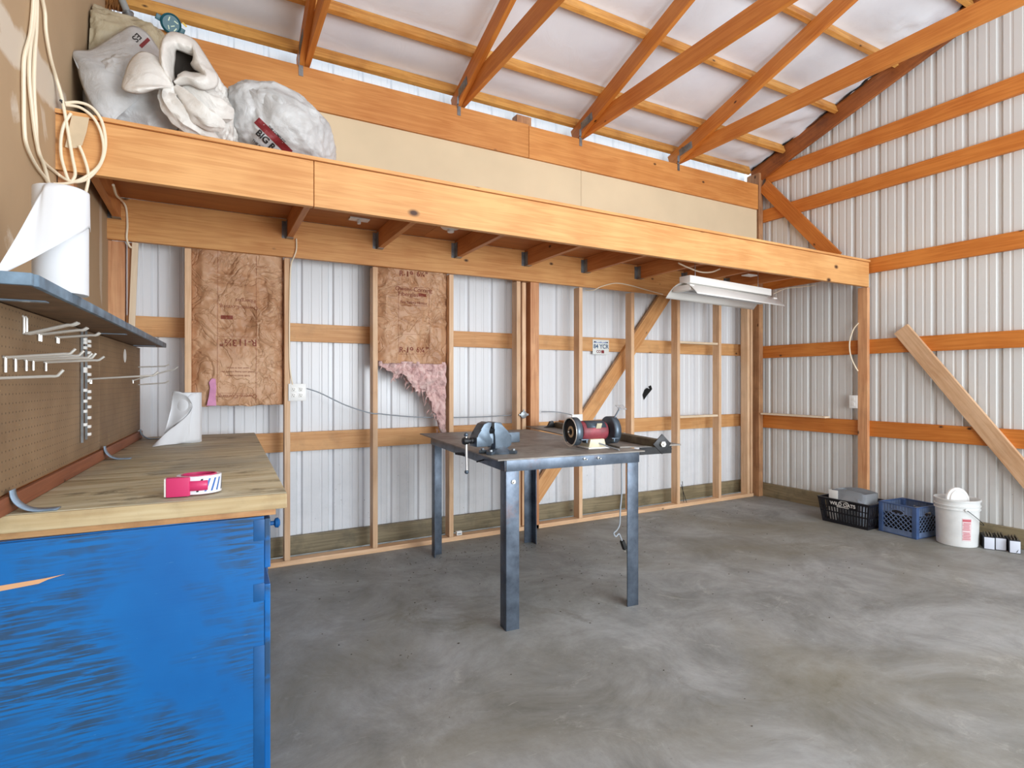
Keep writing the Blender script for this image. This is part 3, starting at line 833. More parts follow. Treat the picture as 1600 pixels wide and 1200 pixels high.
# cross boards between two studs, and the loose board on the corner girt
xa, xb2 = on_y(1063.5, 600, SY).x, on_y(1122.5, 600, SY).x
x0b = on_y(1044, 600, SY+.04).x
tag(bboard('cross_board', (xa-.001, SY+.005, on_y(1090, 535.5, SY).z-.012), (xb2+.0, SY+.075, on_y(1090, 535.5, SY).z+.010), M['pale']), 'upper of two short pale boards set flat between two studs', 'board', 'short cross boards')
tag(bboard('cross_board', (xa-.001, SY+.005, on_y(1090, 650.5, SY).z-.012), (xb2+.0, SY+.075, on_y(1090, 650.5, SY).z+.010), M['pale']), 'lower of two short pale boards set flat between two studs', 'board', 'short cross boards')
tag(board('ledge_board', (GX-.045, 4.10, .938), (GX-.045, 3.36, .938), (1, 0, 0), .085, .018, M['pale']), 'pale loose board lying along the lowest gable girt at the corner', 'board')

# pipe clamp fitting on the stud, torn hole, leaning wires
c = on_y(818, 648, SY-.012)
b = MB(); b.lathe([(.004, -.012), (.030, -.008), (.034, 0), (.030, .008), (.004, .012)], 20, frame(c, (1, 0, 0), (0, 0, 1), (0, -1, 0)))
b.box(c + V((.035, 0, 0)), (.03, .014, .02), None, .003); b.box(c + V((-.034, 0, 0)), (.02, .012, .016), None, .003); b.box(c + V((0, -.004, .03)), (.012, .012, .03), None, .002)
tag(b.build('pipe_clamp', M['galv']), 'grey round pipe clamp fixed to the stud left of the wide post', 'clamp')
hp = [(1006, 625), (1004, 617), (1007, 609), (1011, 606), (1015, 608), (1013, 604), (1017, 602), (1019, 608), (1015, 613), (1010, 619)]
pts = [on_y(x, y, BY-.004) for x, y in hp]
tag(MB().prism([(p.x, p.z) for p in pts], .003, frame((0, BY-.002, 0), (1, 0, 0), (0, 0, 1), (0, -1, 0))).build('torn_hole', M['darkhole'], smooth=False), 'dark torn hole in the white siding right of the grinder', 'hole')
p0, p1 = on_z(1076, 786, .037), on_y(1064, 757, SY+.11)
tag(MB().tube([p0+V((0, .03, .002)), p1], .0035, 6).tube([p0+V((-.02, .05, .002)), on_y(1066, 752, SY+.12)], .003, 6).build('leaning_wire', M['darksteel']), 'thin dark wire leaning on the siding by the floor, under the cross boards', 'wire')
c = on_y(717.5, 833, SY+.02)
cp = thing('small_box', 'small white box standing on the sill under the work table', 'box', (c.x, SY+.03, .036))
MB().box((c.x, SY+.03, .0535), (.048, .03, .034), None, .003).build('body', M['white'], cp)
MB().box((c.x, SY+.0143, .050), (.030, .001, .010)).build('mark', M['greycable'], cp, smooth=False)

# cables on the stud wall
def cable(lab, pts, r=.004, mat='cable', name='cable', k=6):
    return tag(MB().tube(curve(pts, k), r, 8).build(name, M[mat]), lab, 'cable')
w = [on_y(479, 607, 4.15), on_y(500, 614, 4.14), on_y(540, 633, 4.15), on_y(577, 645, 4.158), on_y(588, 646, 4.160), on_y(625, 649, 4.185), on_y(660, 652, 4.21), on_y(700, 652, 4.26), on_y(750, 651, 4.30), on_y(800, 646, 4.30), on_y(850, 643, 4.30), on_y(880, 645, 4.26), on_y(897, 652, 4.20)]
w[3].y = w[4].y = SY-.006
w = [on_y(479, 607, 4.15), on_y(500, 614, 4.15), on_y(540, 633, 4.157), on_y(577, 645, 4.160), on_y(594, 646.5, 4.160), on_y(606, 648, 4.160), on_y(640, 651, 4.20)]
w2 = [w[-1], on_y(680, 652.5, 4.262), on_y(702, 652.5, 4.272), on_y(760, 651, 4.272), on_y(807, 648, 4.272)]
cable('long grey cable sagging along the wall from the four-socket outlet', w + w2[1:], .0045, 'greycable')
cable('grey cable running right from the wide post to behind the grinder', [on_y(846, 643.5, 4.30), on_y(868, 643.5, 4.30), on_y(884, 646, 4.285), on_y(900, 650, 4.28)], .0045, 'greycable')
cable('white cable dropping down the stud into the four-socket outlet', [on_y(463, 373, 4.118), on_y(463, 390, 4.118), on_y(459, 402, 4.122), on_y(455, 412, 4.150), on_y(453.5, 430, 4.163), on_y(452.5, 470, 4.163), on_y(452, 530, 4.163), on_y(453, 575, 4.163), on_y(457, 601, 4.158)], .005)
cable('white cable stapled along the ledger below the third joist from the right', [on_y(915, 453.5, 4.245), on_y(928, 453, 4.16), on_y(940, 447.5, 4.122), on_y(962, 442.5, 4.122), on_y(985, 446, 4.122), on_y(1010, 453, 4.122), on_y(1036, 460, 4.122)], .005)
cable('pale cable dropping down the ledger in the left corner', [on_y(177, 289, 3.30), on_y(182, 305, 3.6), on_y(190, 313, 4.04), on_y(197, 325, 4.122), on_y(199, 352, 4.122), on_y(198, 372, 4.122), on_y(202, 384, 4.135), on_y(206, 387, 4.155)], .006)
cable('white wire loop hanging from the gable post above its outlet', [V((5.462, 3.052, 1.86)), V((5.462, 3.10, 1.80)), V((5.462, 3.135, 1.68)), V((5.462, 3.125, 1.55)), V((5.462, 3.085, 1.45)), V((5.468, 3.06, 1.40))], .006)
cable('white cable looped under the loft above the hanging light', [on_z(1060, 411, 2.29), on_z(1075, 418, 2.27), on_z(1095, 425, 2.255), on_z(1112, 425, 2.262), on_z(1125, 420, 2.29)], .0065)
cable('pale cord running from the light to the corner under the loft', [on_z(1209, 459, 2.2), on_z(1222, 453, 2.26), on_z(1232, 450, 2.285), on_z(1245, 449, 2.287), on_z(1275, 446, 2.287)], .004)
for px, py, lab in ((561, 342, 'white lamp base plate under the loft deck near the beam joint'), (1171, 429.5, 'white receptacle plate under the loft above the hanging light')):
    z = 2.430 if px < 1000 else 2.294
    c = on_z(px, py, z)
    t = thing('ceiling_plate', lab, 'electrical plate', (c.x, c.y, z-.01), 'white plates under the loft')
    MB().box((c.x, c.y, z-.005), (.135 if px < 1000 else .13, .07 if px < 1000 else .075, .010), None, .002).build('plate', M['white'], t)
    if px < 1000: MB().lathe([(.012, 0), (.014, .02), (.010, .03)], 14, Matrix.Translation((c.x-.005, c.y-.02, z-.042))).build('pull_socket', M['enamel'], t)
    else: MB().box((c.x, c.y, z-.0115), (.05, .03, .003), None, .001).build('receptacle', M['enamel'], t)
c = on_z(704, 354, 2.43)
t = thing('ceiling_lampholder', 'round white lampholder under the loft, left of the third joist', 'lampholder', (c.x, c.y, 2.40), 'white plates under the loft')
MB().lathe([(.070, 0), (.072, -.006), (.060, -.016), (.034, -.022)], 28, Matrix.Translation((c.x, c.y, 2.4305))).build('canopy', M['white'], t)
MB().lathe([(.022, -.022), (.026, -.040), (.020, -.045)], 18, Matrix.Translation((c.x, c.y, 2.4305))).build('socket', M['enamel'], t)

# ------------------------------------------------------------------ hanging fluorescent light
A = on_z(1040, 466, 1.985); B = on_z(1177, 484, 1.985)
ax = (B-A); L = ax.length; ax.normalize(); pr = V((ax.y, -ax.x, 0))     # toward the room
mid = (A+B)/2 + pr*.155
fl = thing('shop_light', 'white fluorescent shop light hanging under the loft at its right end', 'light fixture', (mid.x, mid.y, 1.985))
F = lambda s: frame(mid, ax, pr, (0, 0, 1))
prof = []
for i in range(13):
    u = -1+2*i/12; w_ = .155*u
    z = .105*(1-abs(u)**1.9) - (0.0)
    prof.append((w_, z))
m = MB()
def reff(u, v):
    i = v*12; k = min(int(i), 11); f = i-k
    a_, b_ = prof[k], prof[k+1]
    return V((-L/2 + L*u, a_[0]*(1-f)+b_[0]*f, a_[1]*(1-f)+b_[1]*f))
m.grid(reff, 3, 25); m._add(m.bm.verts[:], F(0)); m.build('reflector', M['enamel'], fl, thick=.002)
m = MB().box((0, 0, .135), (L*.93, .105, .06), None, .004); m._add(m.bm.verts[:], F(0)); m.build('housing', M['enamel'], fl)
for sx in (-1, 1):
    m = MB().box((sx*(L/2-.03), 0, .062), (.055, .17, .045), None, .006); m._add(m.bm.verts[:], F(0)); m.build('end_cap', M['enamel'], fl)
    m = MB()
    m.tube([(sx*L*.36, 0, .165), (sx*L*.36, 0, .312)], .0025, 6); m._add(m.bm.verts[:], F(0)); m.build('hanger', M['galv'], fl)
for sy in (-.055, .055):
    m = MB().tube([(-L/2+.05, sy, .052), (L/2-.05, sy, .052)], .013, 12); m._add(m.bm.verts[:], F(0)); m.build('tube_lamp', M['paper'], fl)
# ------------------------------------------------------------------ the workbench along the left wall
bench = thing('workbench', 'blue painted workbench cabinet with a stained plywood top at the left', 'workbench', (-.13, 3.0, 0))
yn_r, yn_l, yf = 1.872, 1.912, 4.160
pr_ = lambda y: bench_r(y)
top = [(-.535, yn_l+.003), (pr_(yn_r), yn_r), (pr_(yf), yf), (-.375, yf)]
MB().prism(top, .048, Matrix.Translation((0, 0, .902)), bev=.004).build('bench_top', M['bench'], bench, loc=(-.13, 3.0, .902))
# raw front lips of the two plywood layers
board('top_edge', (-.535, yn_l-.002, .925), (pr_(yn_r)+.0, yn_r-.005, .925), (0, 0, 1), .046, .010, M['plyedge'], bench)
sub = [(-.535, yn_l+.023), (pr_(yn_r)-.030, yn_r+.02), (pr_(yf)-.03, yf), (-.38, yf)]
MB().prism(sub, .022, Matrix.Translation((0, 0, .879)), bev=.002).build('under_layer', M['plylow'], bench)
# cabinet carcass
cx1 = .151; yc = 1.902
def cabx(y): return cx1 + (y-yc)*.0252
carc = [(-.535, yc+.012), (cx1-.002, yc+.012), (cabx(4.12), 4.12), (-.40, 4.12)]
MB().prism(carc, .878, Matrix.Translation((0, 0, .0005))).build('carcass', M['blue'], bench, smooth=False, loc=(-.1, 3, 0))
bboard('end_panel', (-.54, yc, .0005), (cx1, yc+.0115, .876), M['blue'], bench, bev=.002)
# narrow darker patches of trim paint down the corner of the end panel
for z0, z1 in ((.800, .866), (.61, .665), (.06, .47)):
    MB().bx((cx1-.030, yc-.0015, z0), (cx1+.0012, yc+.011, z1), .0006).build('trim_patch', M['bluetrim'], bench)
pp = [(-.535, .750), (-.535, .766), (-.43, .770), (-.385, .772), (-.345, .776), (-.38, .768), (-.40, .760), (-.44, .757)]
MB().prism([(p[0], p[1]) for p in pp], .0014, frame((0, yc-.0002, 0), (1, 0, 0), (0, 0, 1), (0, -1, 0))).build('chipped_patch', M['barewood'], bench, smooth=False)['label'] = 'bare wood where the blue paint has chipped off'
# drawer fronts and doors along the aisle side
def facing(name, y0, y1, z0, z1, knob):
    a, b = V((cabx(y0)+.011, y0, (z0+z1)/2)), V((cabx(y1)+.011, y1, (z0+z1)/2))
    d = board(name, a, b, (0, 0, 1), z1-z0, .018, M['blue'], bench)
    for ky, kz in knob:
        x = cabx(ky)+.020
        MB().lathe([(.007, 0), (.007, .012), (.015, .016), (.017, .024), (.010, .030)], 16, frame((x, ky, kz), (0, 1, 0), (0, 0, 1), (1, 0, 0))).build('knob', M['bluetrim'], d)
facing('drawer', 1.925, 2.62, .705, .862, [(1.955, .838), (2.5, .80)])
facing('drawer', 2.64, 3.35, .705, .862, [(2.98, .79)])
facing('drawer', 3.37, 4.09, .705, .862, [(3.7, .79)])
facing('cabinet_door', 1.925, 2.62, .03, .652, [(2.56, .5)])
facing('cabinet_door', 2.64, 3.35, .03, .652, [(2.7, .5)])
facing('cabinet_door', 3.37, 4.09, .03, .652, [(3.43, .5)])

# ------------------------------------------------------------------ pegboard, strip, brackets and shelf
pk = math.atan(.0465); pn = V((math.cos(pk), -math.sin(pk), 0)); pu = V((math.sin(pk), math.cos(pk), 0))
def P(y, z, out=0.0): return V((peg_x(y), y, z)) + pn*out
ys = on_x(155, 600, peg_x(3.0)).y
for _ in range(4): ys = on_x(155, 600, peg_x(ys)).y
PB = 'brown pegboards on the left wall'
def pegpanel(y0, y1, lab):
    a, b = P(y0, 1.253), P(y1, 1.253)
    return tag(board('pegboard', a - pn*.003, b - pn*.003, (0, 0, 1), .505, .006, M['peg'], bev=.0008), lab, 'pegboard', PB)
pegpanel(1.25, ys-.0015, 'large brown pegboard on the left, nearest the camera, full of hooks')
pb2 = pegpanel(ys+.0015, 4.095, 'narrower brown pegboard beyond the seam, with a white oval mark')
c = on_x(199, 556, peg_x(3.85)); c = V((peg_x(c.y), c.y, c.z))
me = MB().lathe([(.036, 0), (.036, .001)], 24, frame(c + pn*.0006, pu, (0, 0, 1), pn)).build('white_mark', M['white'])
tag(me, 'white oval patch stuck on the far pegboard under the shelf end', 'mark'); me.scale = (1, 1, 1)
tag(board('kick_strip', P(1.25, .974, .006), P(4.09, .974, .006), (0, 0, 1), .046, .016, M['kickstrip']), 'rust brown wood strip along the foot of the pegboards', 'timber strip')
for i in range(3):                                     # furring behind the pegboards
    pass
fur = 'furring strips behind the pegboards'
tag(board('furring_strip', P(1.25, 1.47, -.025), P(4.06, 1.47, -.025), (0, 0, 1), .06, .036, M['joist']), 'upper furring strip hidden behind the pegboards', 'timber strip', fur)
tag(board('furring_strip', P(1.25, 1.00, -.025), P(4.06, 1.00, -.025), (0, 0, 1), .06, .036, M['joist']), 'lower furring strip hidden behind the pegboards', 'timber strip', fur)
# shelf
def sh_x(y): return -.340 + (y-1.6)*.0405
shf = thing('wall_shelf', 'blue-grey edged shelf above the pegboards carrying the large paper roll', 'shelf', (-.38, 2.6, 1.507))
ya, yb = 1.56, 4.02
poly = [(peg_x(ya)-.06, ya), (sh_x(ya)-.012, ya), (sh_x(ya)+.004, ya+.02), (sh_x(yb), yb), (peg_x(yb)-.05, yb)]
MB().prism(poly, .024, Matrix.Translation((0, 0, 1.509)), bev=.002).build('shelf_board', M['shelfunder'], shf, loc=(-.4, 2.6, 1.509))
edge = MB()
edge.prism([(sh_x(ya)-.004, ya-.004), (sh_x(ya)+.012, ya+.012), (sh_x(yb)+.008, yb+.004), (sh_x(yb)-.004, yb+.004)], .028, Matrix.Translation((0, 0, 1.508)), bev=.005)
edge.build('front_edge', M['shelfpaint'], shf, loc=(-.3, 2.6, 1.508))
MB().prism([(peg_x(ya)-.06, ya-.010), (sh_x(ya)+.004, ya-.010), (sh_x(ya)+.006, ya+.004), (peg_x(ya)-.06, ya+.004)], .028, Matrix.Translation((0, 0, 1.508)), bev=.004).build('end_edge', M['shelfpaint'], shf, loc=(-.4, ya, 1.508))
MB().prism([(peg_x(ya)-.06, ya), (sh_x(ya)-.006, ya), (sh_x(yb)-.004, yb), (peg_x(yb)-.05, yb)], .0015, Matrix.Translation((0, 0, 1.5331))).build('painted_top', M['shelfpaint'], shf, loc=(-.4, 2.6, 1.5331))
for y in (1.85, 2.95, 3.85):
    b = MB(); b.bar(P(y, 1.5062, .004), P(y, 1.5062, .11), .03, .003); b.bar(P(y, 1.502, .004), P(y, 1.40, .004), .03, .003, up=tuple(pn))
    if False: pass
    else:
        b.bm.free(); MB().bar(P(y, 1.5068, .004), P(y, 1.5068, .11), .03, .003).build('shelf_bracket', M['bluemetal'], shf)
# bench corner brackets
for y, lab in ((1.93, 'pale blue painted bracket at the near end of the bench, by the pegboard'), (3.03, 'pale blue painted bracket midway along the bench, under the pegboard seam'), (3.99, 'pale blue painted bracket at the far end of the bench, behind the paper roll')):
    q = []
    for k in range(9):
        t = k/8*PI/2
        q.append(P(y, .9525 + .055*(1-math.sin(t)), .017 + .06*(1-math.cos(t))))
    q = [P(y, 1.012, .0165)] + q + [P(y, .9525, .115)]
    def bf(u, v, q=q):
        i = u*(len(q)-1); k = min(int(i), len(q)-2); p = q[k].lerp(q[k+1], i-k)
        return p + pu*(v-.5)*.040
    tag(MB().grid(bf, 40, 3).build('corner_bracket', M['bluemetal'], thick=.003), lab, 'bracket', 'pale blue corner brackets')

# peg hooks: bent wire rods standing out of the board
def peg_at(px, py):
    y = 2.5
    for _ in range(8): y = on_x(px, py, peg_x(y)).y
    return V((peg_x(y), y, on_x(px, py, peg_x(y)).z))
HK = 'wire hooks on the pegboards'
def hook(pb, tip, bend, lab, double=.0, legs=0, up=False):
    B0 = peg_at(*pb)
    T = None
    # rod runs straight out from the board, then turns up at its end
    lo, hi = .03, .5
    def proj(p):
        d = p-EYE; z = d.dot(FW); return PX + FPX*d.dot(RT)/z, PY - FPX*d.z/z
    for _ in range(30):
        m = (lo+hi)/2
        if proj(B0+pn*m)[0] < bend[0]: lo = m
        else: hi = m
    Lr = lo
    zb = EYE.z + (PY-bend[1])/FPX*((B0+pn*Lr-EYE).dot(FW))
    lo, hi = Lr, .6
    for _ in range(30):
        m = (lo+hi)/2
        if proj(B0+pn*m)[0] < tip[0]: lo = m
        else: hi = m
    zt = EYE.z + (PY-tip[1])/FPX*((B0+pn*lo-EYE).dot(FW))
    h = thing('peg_hook', lab, 'hook', B0, HK)
    for dy in ([0] if not double else [-double/2, double/2]):
        o = pu*dy
        pts = [B0+o+pn*.001, B0+o+pn*.012, V((*(B0+o+pn*(Lr-.008)).xy, zb)), V((*(B0+o+pn*Lr).xy, zb)), V((*(B0+o+pn*(Lr+.006)).xy, zb+.002)), V((*(B0+o+pn*lo).xy, zt))]
        MB().tube(pts, .0038, 8).build('rod', M['chrome'], h)
        if legs: MB().tube([B0+o+pn*.006, B0+o+pn*.006+V((0, 0, -legs))], .0036, 8).build('leg', M['chrome'], h)
        if up: MB().tube([B0+o+pn*.004, B0+o+pn*.004+V((0, 0, .045)), B0+o+pn*(-.000)+V((0, 0, .05))], .0036, 8).build('leg', M['chrome'], h)
    MB().box(B0+pn*.004, (.006, .006+double, .006), Matrix.Rotation(-pk, 3, 'Z')).build('base', M['galv'], h)
hook((37, 521), (123, 504), (112, 508), 'topmost pegboard hook, nearest the shelf end', .022, up=True)
hook((59, 522), (137, 512), (128, 516), 'twin-tipped pegboard hook second from the top', .018, .022)
hook((87, 527), (156, 520), (148, 524), 'twin-tipped pegboard hook third along the top row', .016, .020)
hook((4, 558), (118, 545), (106, 553), 'long pegboard hook at the left end of the middle row', 0, .040)
hook((20, 560), (131, 548), (120, 556), 'second long pegboard hook of the middle row', 0, .036)
hook((37, 562), (144, 552), (134, 559), 'third long pegboard hook of the middle row', 0, .032)
hook((48, 563), (150, 552), (140, 560), 'fourth long pegboard hook of the middle row', 0, .030)
hook((68, 566), (163, 557), (152, 563), 'fifth pegboard hook of the middle row, reaching past the slotted rails', 0, .028)
hook((-14, 591), (99, 578), (86, 588), 'lowest pegboard hook at the left edge, below the middle row')
hook((139, 592), (247, 581), (238, 587), 'long twin pegboard hook right of the slotted rails', .018, .020)
hook((206, 594), (278, 573), (270, 578), 'pegboard hook on the far board curving up to the right', 0, .018)
hook((216, 573.5), (264, 569.5), (257, 572.5), 'upper thin hook at the far edge of the far pegboard', 0, 0)
hook((216, 601), (264, 595), (257, 598.5), 'lower thin hook at the far edge of the far pegboard', 0, 0)
# two slotted rails hung on the board
def rail(p0, p1, lab, pegs, side):
    a, b = peg_at(*p0), peg_at(*p1); b = V((a.x, a.y, b.z)) + (b-V((b.x, b.y, b.z)))
    r = thing('slotted_rail', lab, 'rail', b + pn*.01, 'zinc rails on the pegboard')
    MB().bar(a+pn*.008, b+pn*.008, .007, .007, up=tuple(pn)).build('rail_web', M['galv'], r)
    for k, z in enumerate(pegs):
        zz = peg_at(p0[0], z).z
        MB().box(V((a.x, a.y, zz)) + pn*.016 + pu*side*.012, (.010, .020, .012), Matrix.Rotation(-pk, 3, 'Z'), .002).build('tab', M['enamel'], r)
rail((124.5, 515), (119, 694), 'longer zinc rail standing on the pegboard', [530, 535, 543, 576, 580, 610, 627, 643, 664], 1)
rail((131, 517), (125, 689), 'shorter zinc rail with white tabs beside the longer one', [533, 540, 551, 573, 585, 595, 612, 622, 636, 653, 667, 679], 1)

# ------------------------------------------------------------------ paper towel rolls and tape
big = thing('paper_towel_roll', 'large white paper towel roll with a loose sheet on the blue-grey shelf', 'paper towel', (-.352, 1.895, 1.535), 'paper towel rolls')
c0 = V((-.352, 1.895, 1.5350))
MB().lathe([(.020, 0), (.060, .0), (.0605, .002), (.0605, .278), (.060, .28), (.020, .28), (.020, 0)], 48, Matrix.Translation(c0), cap=False).build('roll', M['paper'], big)
MB().lathe([(.0185, .0), (.0195, .0), (.0195, .279), (.0185, .279)], 24, Matrix.Translation(c0), cap=False).build('cardboard_core', M['tanpaper'], big)
# loose sheet: wraps the front of the roll at the top and swings out to the lower left
def ang_p(t, z, r=.0625): return c0 + V((r*math.cos(t), r*math.sin(t), z))
upper = [ang_p(.30, .279), ang_p(-.15, .280), ang_p(-.6, .281), ang_p(-1.0, .282), ang_p(-1.45, .281), ang_p(-1.9, .278)] + [on_y(62, 303, 1.835), on_y(30, 362, 1.80), on_y(0, 412, 1.76), on_y(-26, 452, 1.73)]
lower = [ang_p(.30, .18, .064), on_y(139.5, 356, 1.88), on_y(130, 362, 1.845), on_y(112, 371, 1.815), on_y(90, 383, 1.80), on_y(66, 396, 1.795), on_y(44, 408, 1.79), on_y(22, 419, 1.78), on_y(0, 431, 1.75), on_y(-24, 455, 1.73)]
up_c, lo_c = curve(upper, 6), curve(lower, 6)
def sheet(u, v):
    i = int(round(u*(len(up_c)-1))); a, b = up_c[i], lo_c[i]
    p = a.lerp(b, v); return p
MB().grid(sheet, len(up_c), 14).build('loose_sheet', M['paper'], big, thick=.0006)

c1 = on_z(293, 692, .951) + V((.0, .055, 0)); R1 = .070
rl = thing('paper_towel_roll', 'smaller white paper towel roll with a twisted sheet on the far end of the bench', 'paper towel', c1, 'paper towel rolls')
H1 = .285
MB().lathe([(.022, 0), (R1, 0), (R1, H1), (.022, H1), (.022, 0)], 48, Matrix.Translation(c1), cap=False).build('roll', M['paper'], rl)
MB().lathe([(.0205, .0), (.0215, .0), (.0215, H1-.001), (.0205, H1-.001)], 24, Matrix.Translation(c1), cap=False).build('cardboard_core', M['tanpaper'], rl)
def ap(t, z, r=R1+.0015): return c1 + V((r*math.cos(t), r*math.sin(t), z))
yy = c1.y
hi_c = curve([ap(-.5, H1), ap(-1.1, H1-.002), ap(-1.5, H1-.02), on_y(301, 632, yy-R1-.012), on_y(296, 645, yy-R1-.02), on_y(280, 660, yy-R1-.03), on_y(262, 674, yy-R1-.045), on_y(248, 687, yy-R1-.06), on_y(238, 696.5, yy-R1-.07)], 6)
lo_c2 = curve([ap(-.5, .002), ap(-1.0, .002), ap(-1.35, .002), ap(-1.6, .002, R1+.006), ap(-1.85, .002, R1+.016), on_z(275, 694, .953), on_z(262, 695, .953), on_z(249, 696.5, .953), on_z(238, 698, .953)], 6)
def sheet2(u, v):
    i = int(round(u*(len(hi_c)-1))); return hi_c[i].lerp(lo_c2[i], v)
MB().grid(sheet2, len(hi_c), 14).build('loose_sheet', M['paper'], rl, thick=.0006)
# the curled back of the same sheet
hb = curve([on_y(301, 632, yy-R1-.012), on_y(292, 618, yy-R1-.02), on_y(280, 612, yy-R1-.01), on_y(270, 612.5, yy-R1+.02), on_y(271, 625, yy-R1+.04)], 6)
lb = curve([on_y(300, 634, yy-R1-.012), on_y(294, 646, yy-R1-.016), on_y(282, 658, yy-R1-.020), on_y(268, 668, yy-R1+.0), on_y(256, 680, yy-R1+.0)], 6)
def sheet3(u, v):
    i = int(round(u*(len(hb)-1))); p = hb[i].lerp(lb[i], v); p.y += .03*math.sin(v*PI)*math.sin(u*PI); return p
MB().grid(sheet3, len(hb), 12).build('curled_sheet', M['paper'], rl, thick=.0006)

# magenta tape dispenser with a roll of printed tape, on the bench
tc = V((-.008, 1.988, .9515)); tr = .046
tg = thing('tape_dispenser', 'magenta hand tape dispenser with a white tape roll on the bench', 'tape dispenser', tc)
tz = Matrix.Translation(tc) @ Matrix.Diagonal((1.12, .9, 1, 1))
MB().lathe([(tr-.009, .004), (tr, .004), (tr, .051), (tr-.009, .051), (tr-.009, .004)], 48, tz, cap=False).build('tape_roll', M['tapewhite'], tg)
MB().lathe([(tr-.013, .002), (tr-.0095, .002), (tr-.0095, .053), (tr-.013, .053), (tr-.013, .002)], 48, tz, cap=False).build('hub', M['pinkgun'], tg)
m = MB()
def arm(u, v):
    t = -2.75 + 1.55*u
    return tc + V(((tr+.0015)*1.12*math.cos(t), (tr+.0015)*.9*math.sin(t), .014 + .026*v))
m.grid(arm, 24, 3); m.build('side_arm', M['pinkgun'], tg, thick=.003)
hx = tc + V((-.052, -.026, 0))
m = MB(); m.prism([(-.020, -.012), (.030, -.018), (.034, -.010), (.012, .010), (-.020, .012)], .050, Matrix.Translation(hx + V((0, 0, .001))), bev=.003); m.build('cutter_head', M['pinkgun'], tg)
m = MB()
for k in range(11): m.prism([(0, 0), (.003, .0045), (.006, 0)], .0015, frame(hx + V((-.0205, -.013+k*0.0, .004+k*.0042)), (0, 1, 0), (0, 0, 1), (-1, 0, 0)))
m.bx(hx + V((-.0235, -.012, .003)), hx + V((-.020, .011, .050))); m.build('serrated_blade', M['chrome'], tg, smooth=False)
for t in (-1.05, -.75, -.35, -1.7, -1.35):
    def stripe(u, v, t=t):
        z = .010 + .034*u; tt = t + .22*u + .10*v
        return tc + V(((tr+.0006)*1.12*math.cos(tt), (tr+.0006)*.9*math.sin(tt), z))
    MB().grid(stripe, 8, 3).build('printed_stripe', M['tapeblue'] if t < -.4 and t > -1.6 else M['inkblack'], tg)

tg.scale = (1.2, 1.2, 1.15); tg.location = tc + V((-.020, -.004, 0))
# ------------------------------------------------------------------ hanging cables at the left wall, coil and card
lx = lambda x, y: (lambda yy: on_x(x, y, lw_x(yy)+.012))(on_x(x, y, -.555).y)
yc_ = 2.945
q = lambda x, y: on_y(x, y, yc_)
CB = 'cream cables hanging down the left wall'
def hang(lab, pts): return tag(MB().tube(curve(pts, 6), .0062, 8).build('hanging_cable', M['cable']), lab, 'cable', CB)
hang('leftmost cream cable of the bundle hanging down the left wall', [lx(53, -14), lx(51, 20), lx(47, 55), lx(39, 85), lx(37, 110), lx(37, 150), lx(38, 200), lx(42, 228), lx(56, 258), lx(72, 280), lx(79, 296)])
hang('second cream cable of the bundle, bending behind the paper roll', [lx(55, -14), lx(54, 30), lx(49, 60), lx(46, 90), lx(46, 130), lx(50, 170), lx(55, 210), lx(61, 238), lx(70, 262), lx(77, 290)])
hang('third cream cable, sweeping into the coil on the beam end', [lx(58, -14), lx(57, 40), lx(54, 90), lx(53, 140), lx(56, 190), lx(58, 225), lx(66, 250), q(88, 270), q(105, 281), q(122, 284), q(140, 277), q(156, 258), q(164, 235), q(164, 210), q(157, 185), q(142, 167), q(122, 160), q(102, 161)])
hang('fourth cream cable, dropping past the nail and card to the paper roll', [lx(63, -14), lx(70, 18), lx(72, 50), lx(79, 90), lx(88, 122), q(96, 150), q(101, 175), q(107, 210), q(113, 245), q(117, 265), q(117, 275), q(112, 284)])
tag(MB().tube(curve([q(103, 164), q(125, 168), q(145, 183), q(157, 205), q(162, 232), q(157, 255), q(143, 270), q(122, 282), q(100, 287), q(80, 286), q(66, 278)], 6), .006, 8).tube(curve([q(111, 177), q(100, 195), q(95, 220), q(96, 245), q(102, 268), q(107, 282)], 6), .006, 8).tube(curve([q(124, 228), q(131, 245), q(137, 265), q(138, 280), q(136, 292), q(133, 304)], 6), .006, 8).build('cable_coil', M['cable']), 'loose coil of cream cable hooked on the left end of the loft beam', 'cable')
nl = q(97, 162)
tag(MB().tube([nl + V((0, .03, 0)), nl + V((0, -.02, .004))], .003, 8).ball(nl + V((0, -.02, .004)), .006, 1).build('bent_nail', M['darksteel']), 'dark bent nail holding the cables at the beam end', 'nail')
cd = [q(111.5, 179), q(139, 183), q(134.5, 206), q(128, 226), q(121, 230), q(108, 231), q(101, 228.5), q(106, 205)]
cd = [V((p.x, p.z)) if False else (p.x, p.z) for p in cd]
tag(MB().prism(cd, .0015, frame((0, yc_+.008, 0), (1, 0, 0), (0, 0, 1), (0, -1, 0))).build('card_tag', M['tanpaper'], smooth=False), 'tan card hanging on the left end of the golden loft beam', 'card')
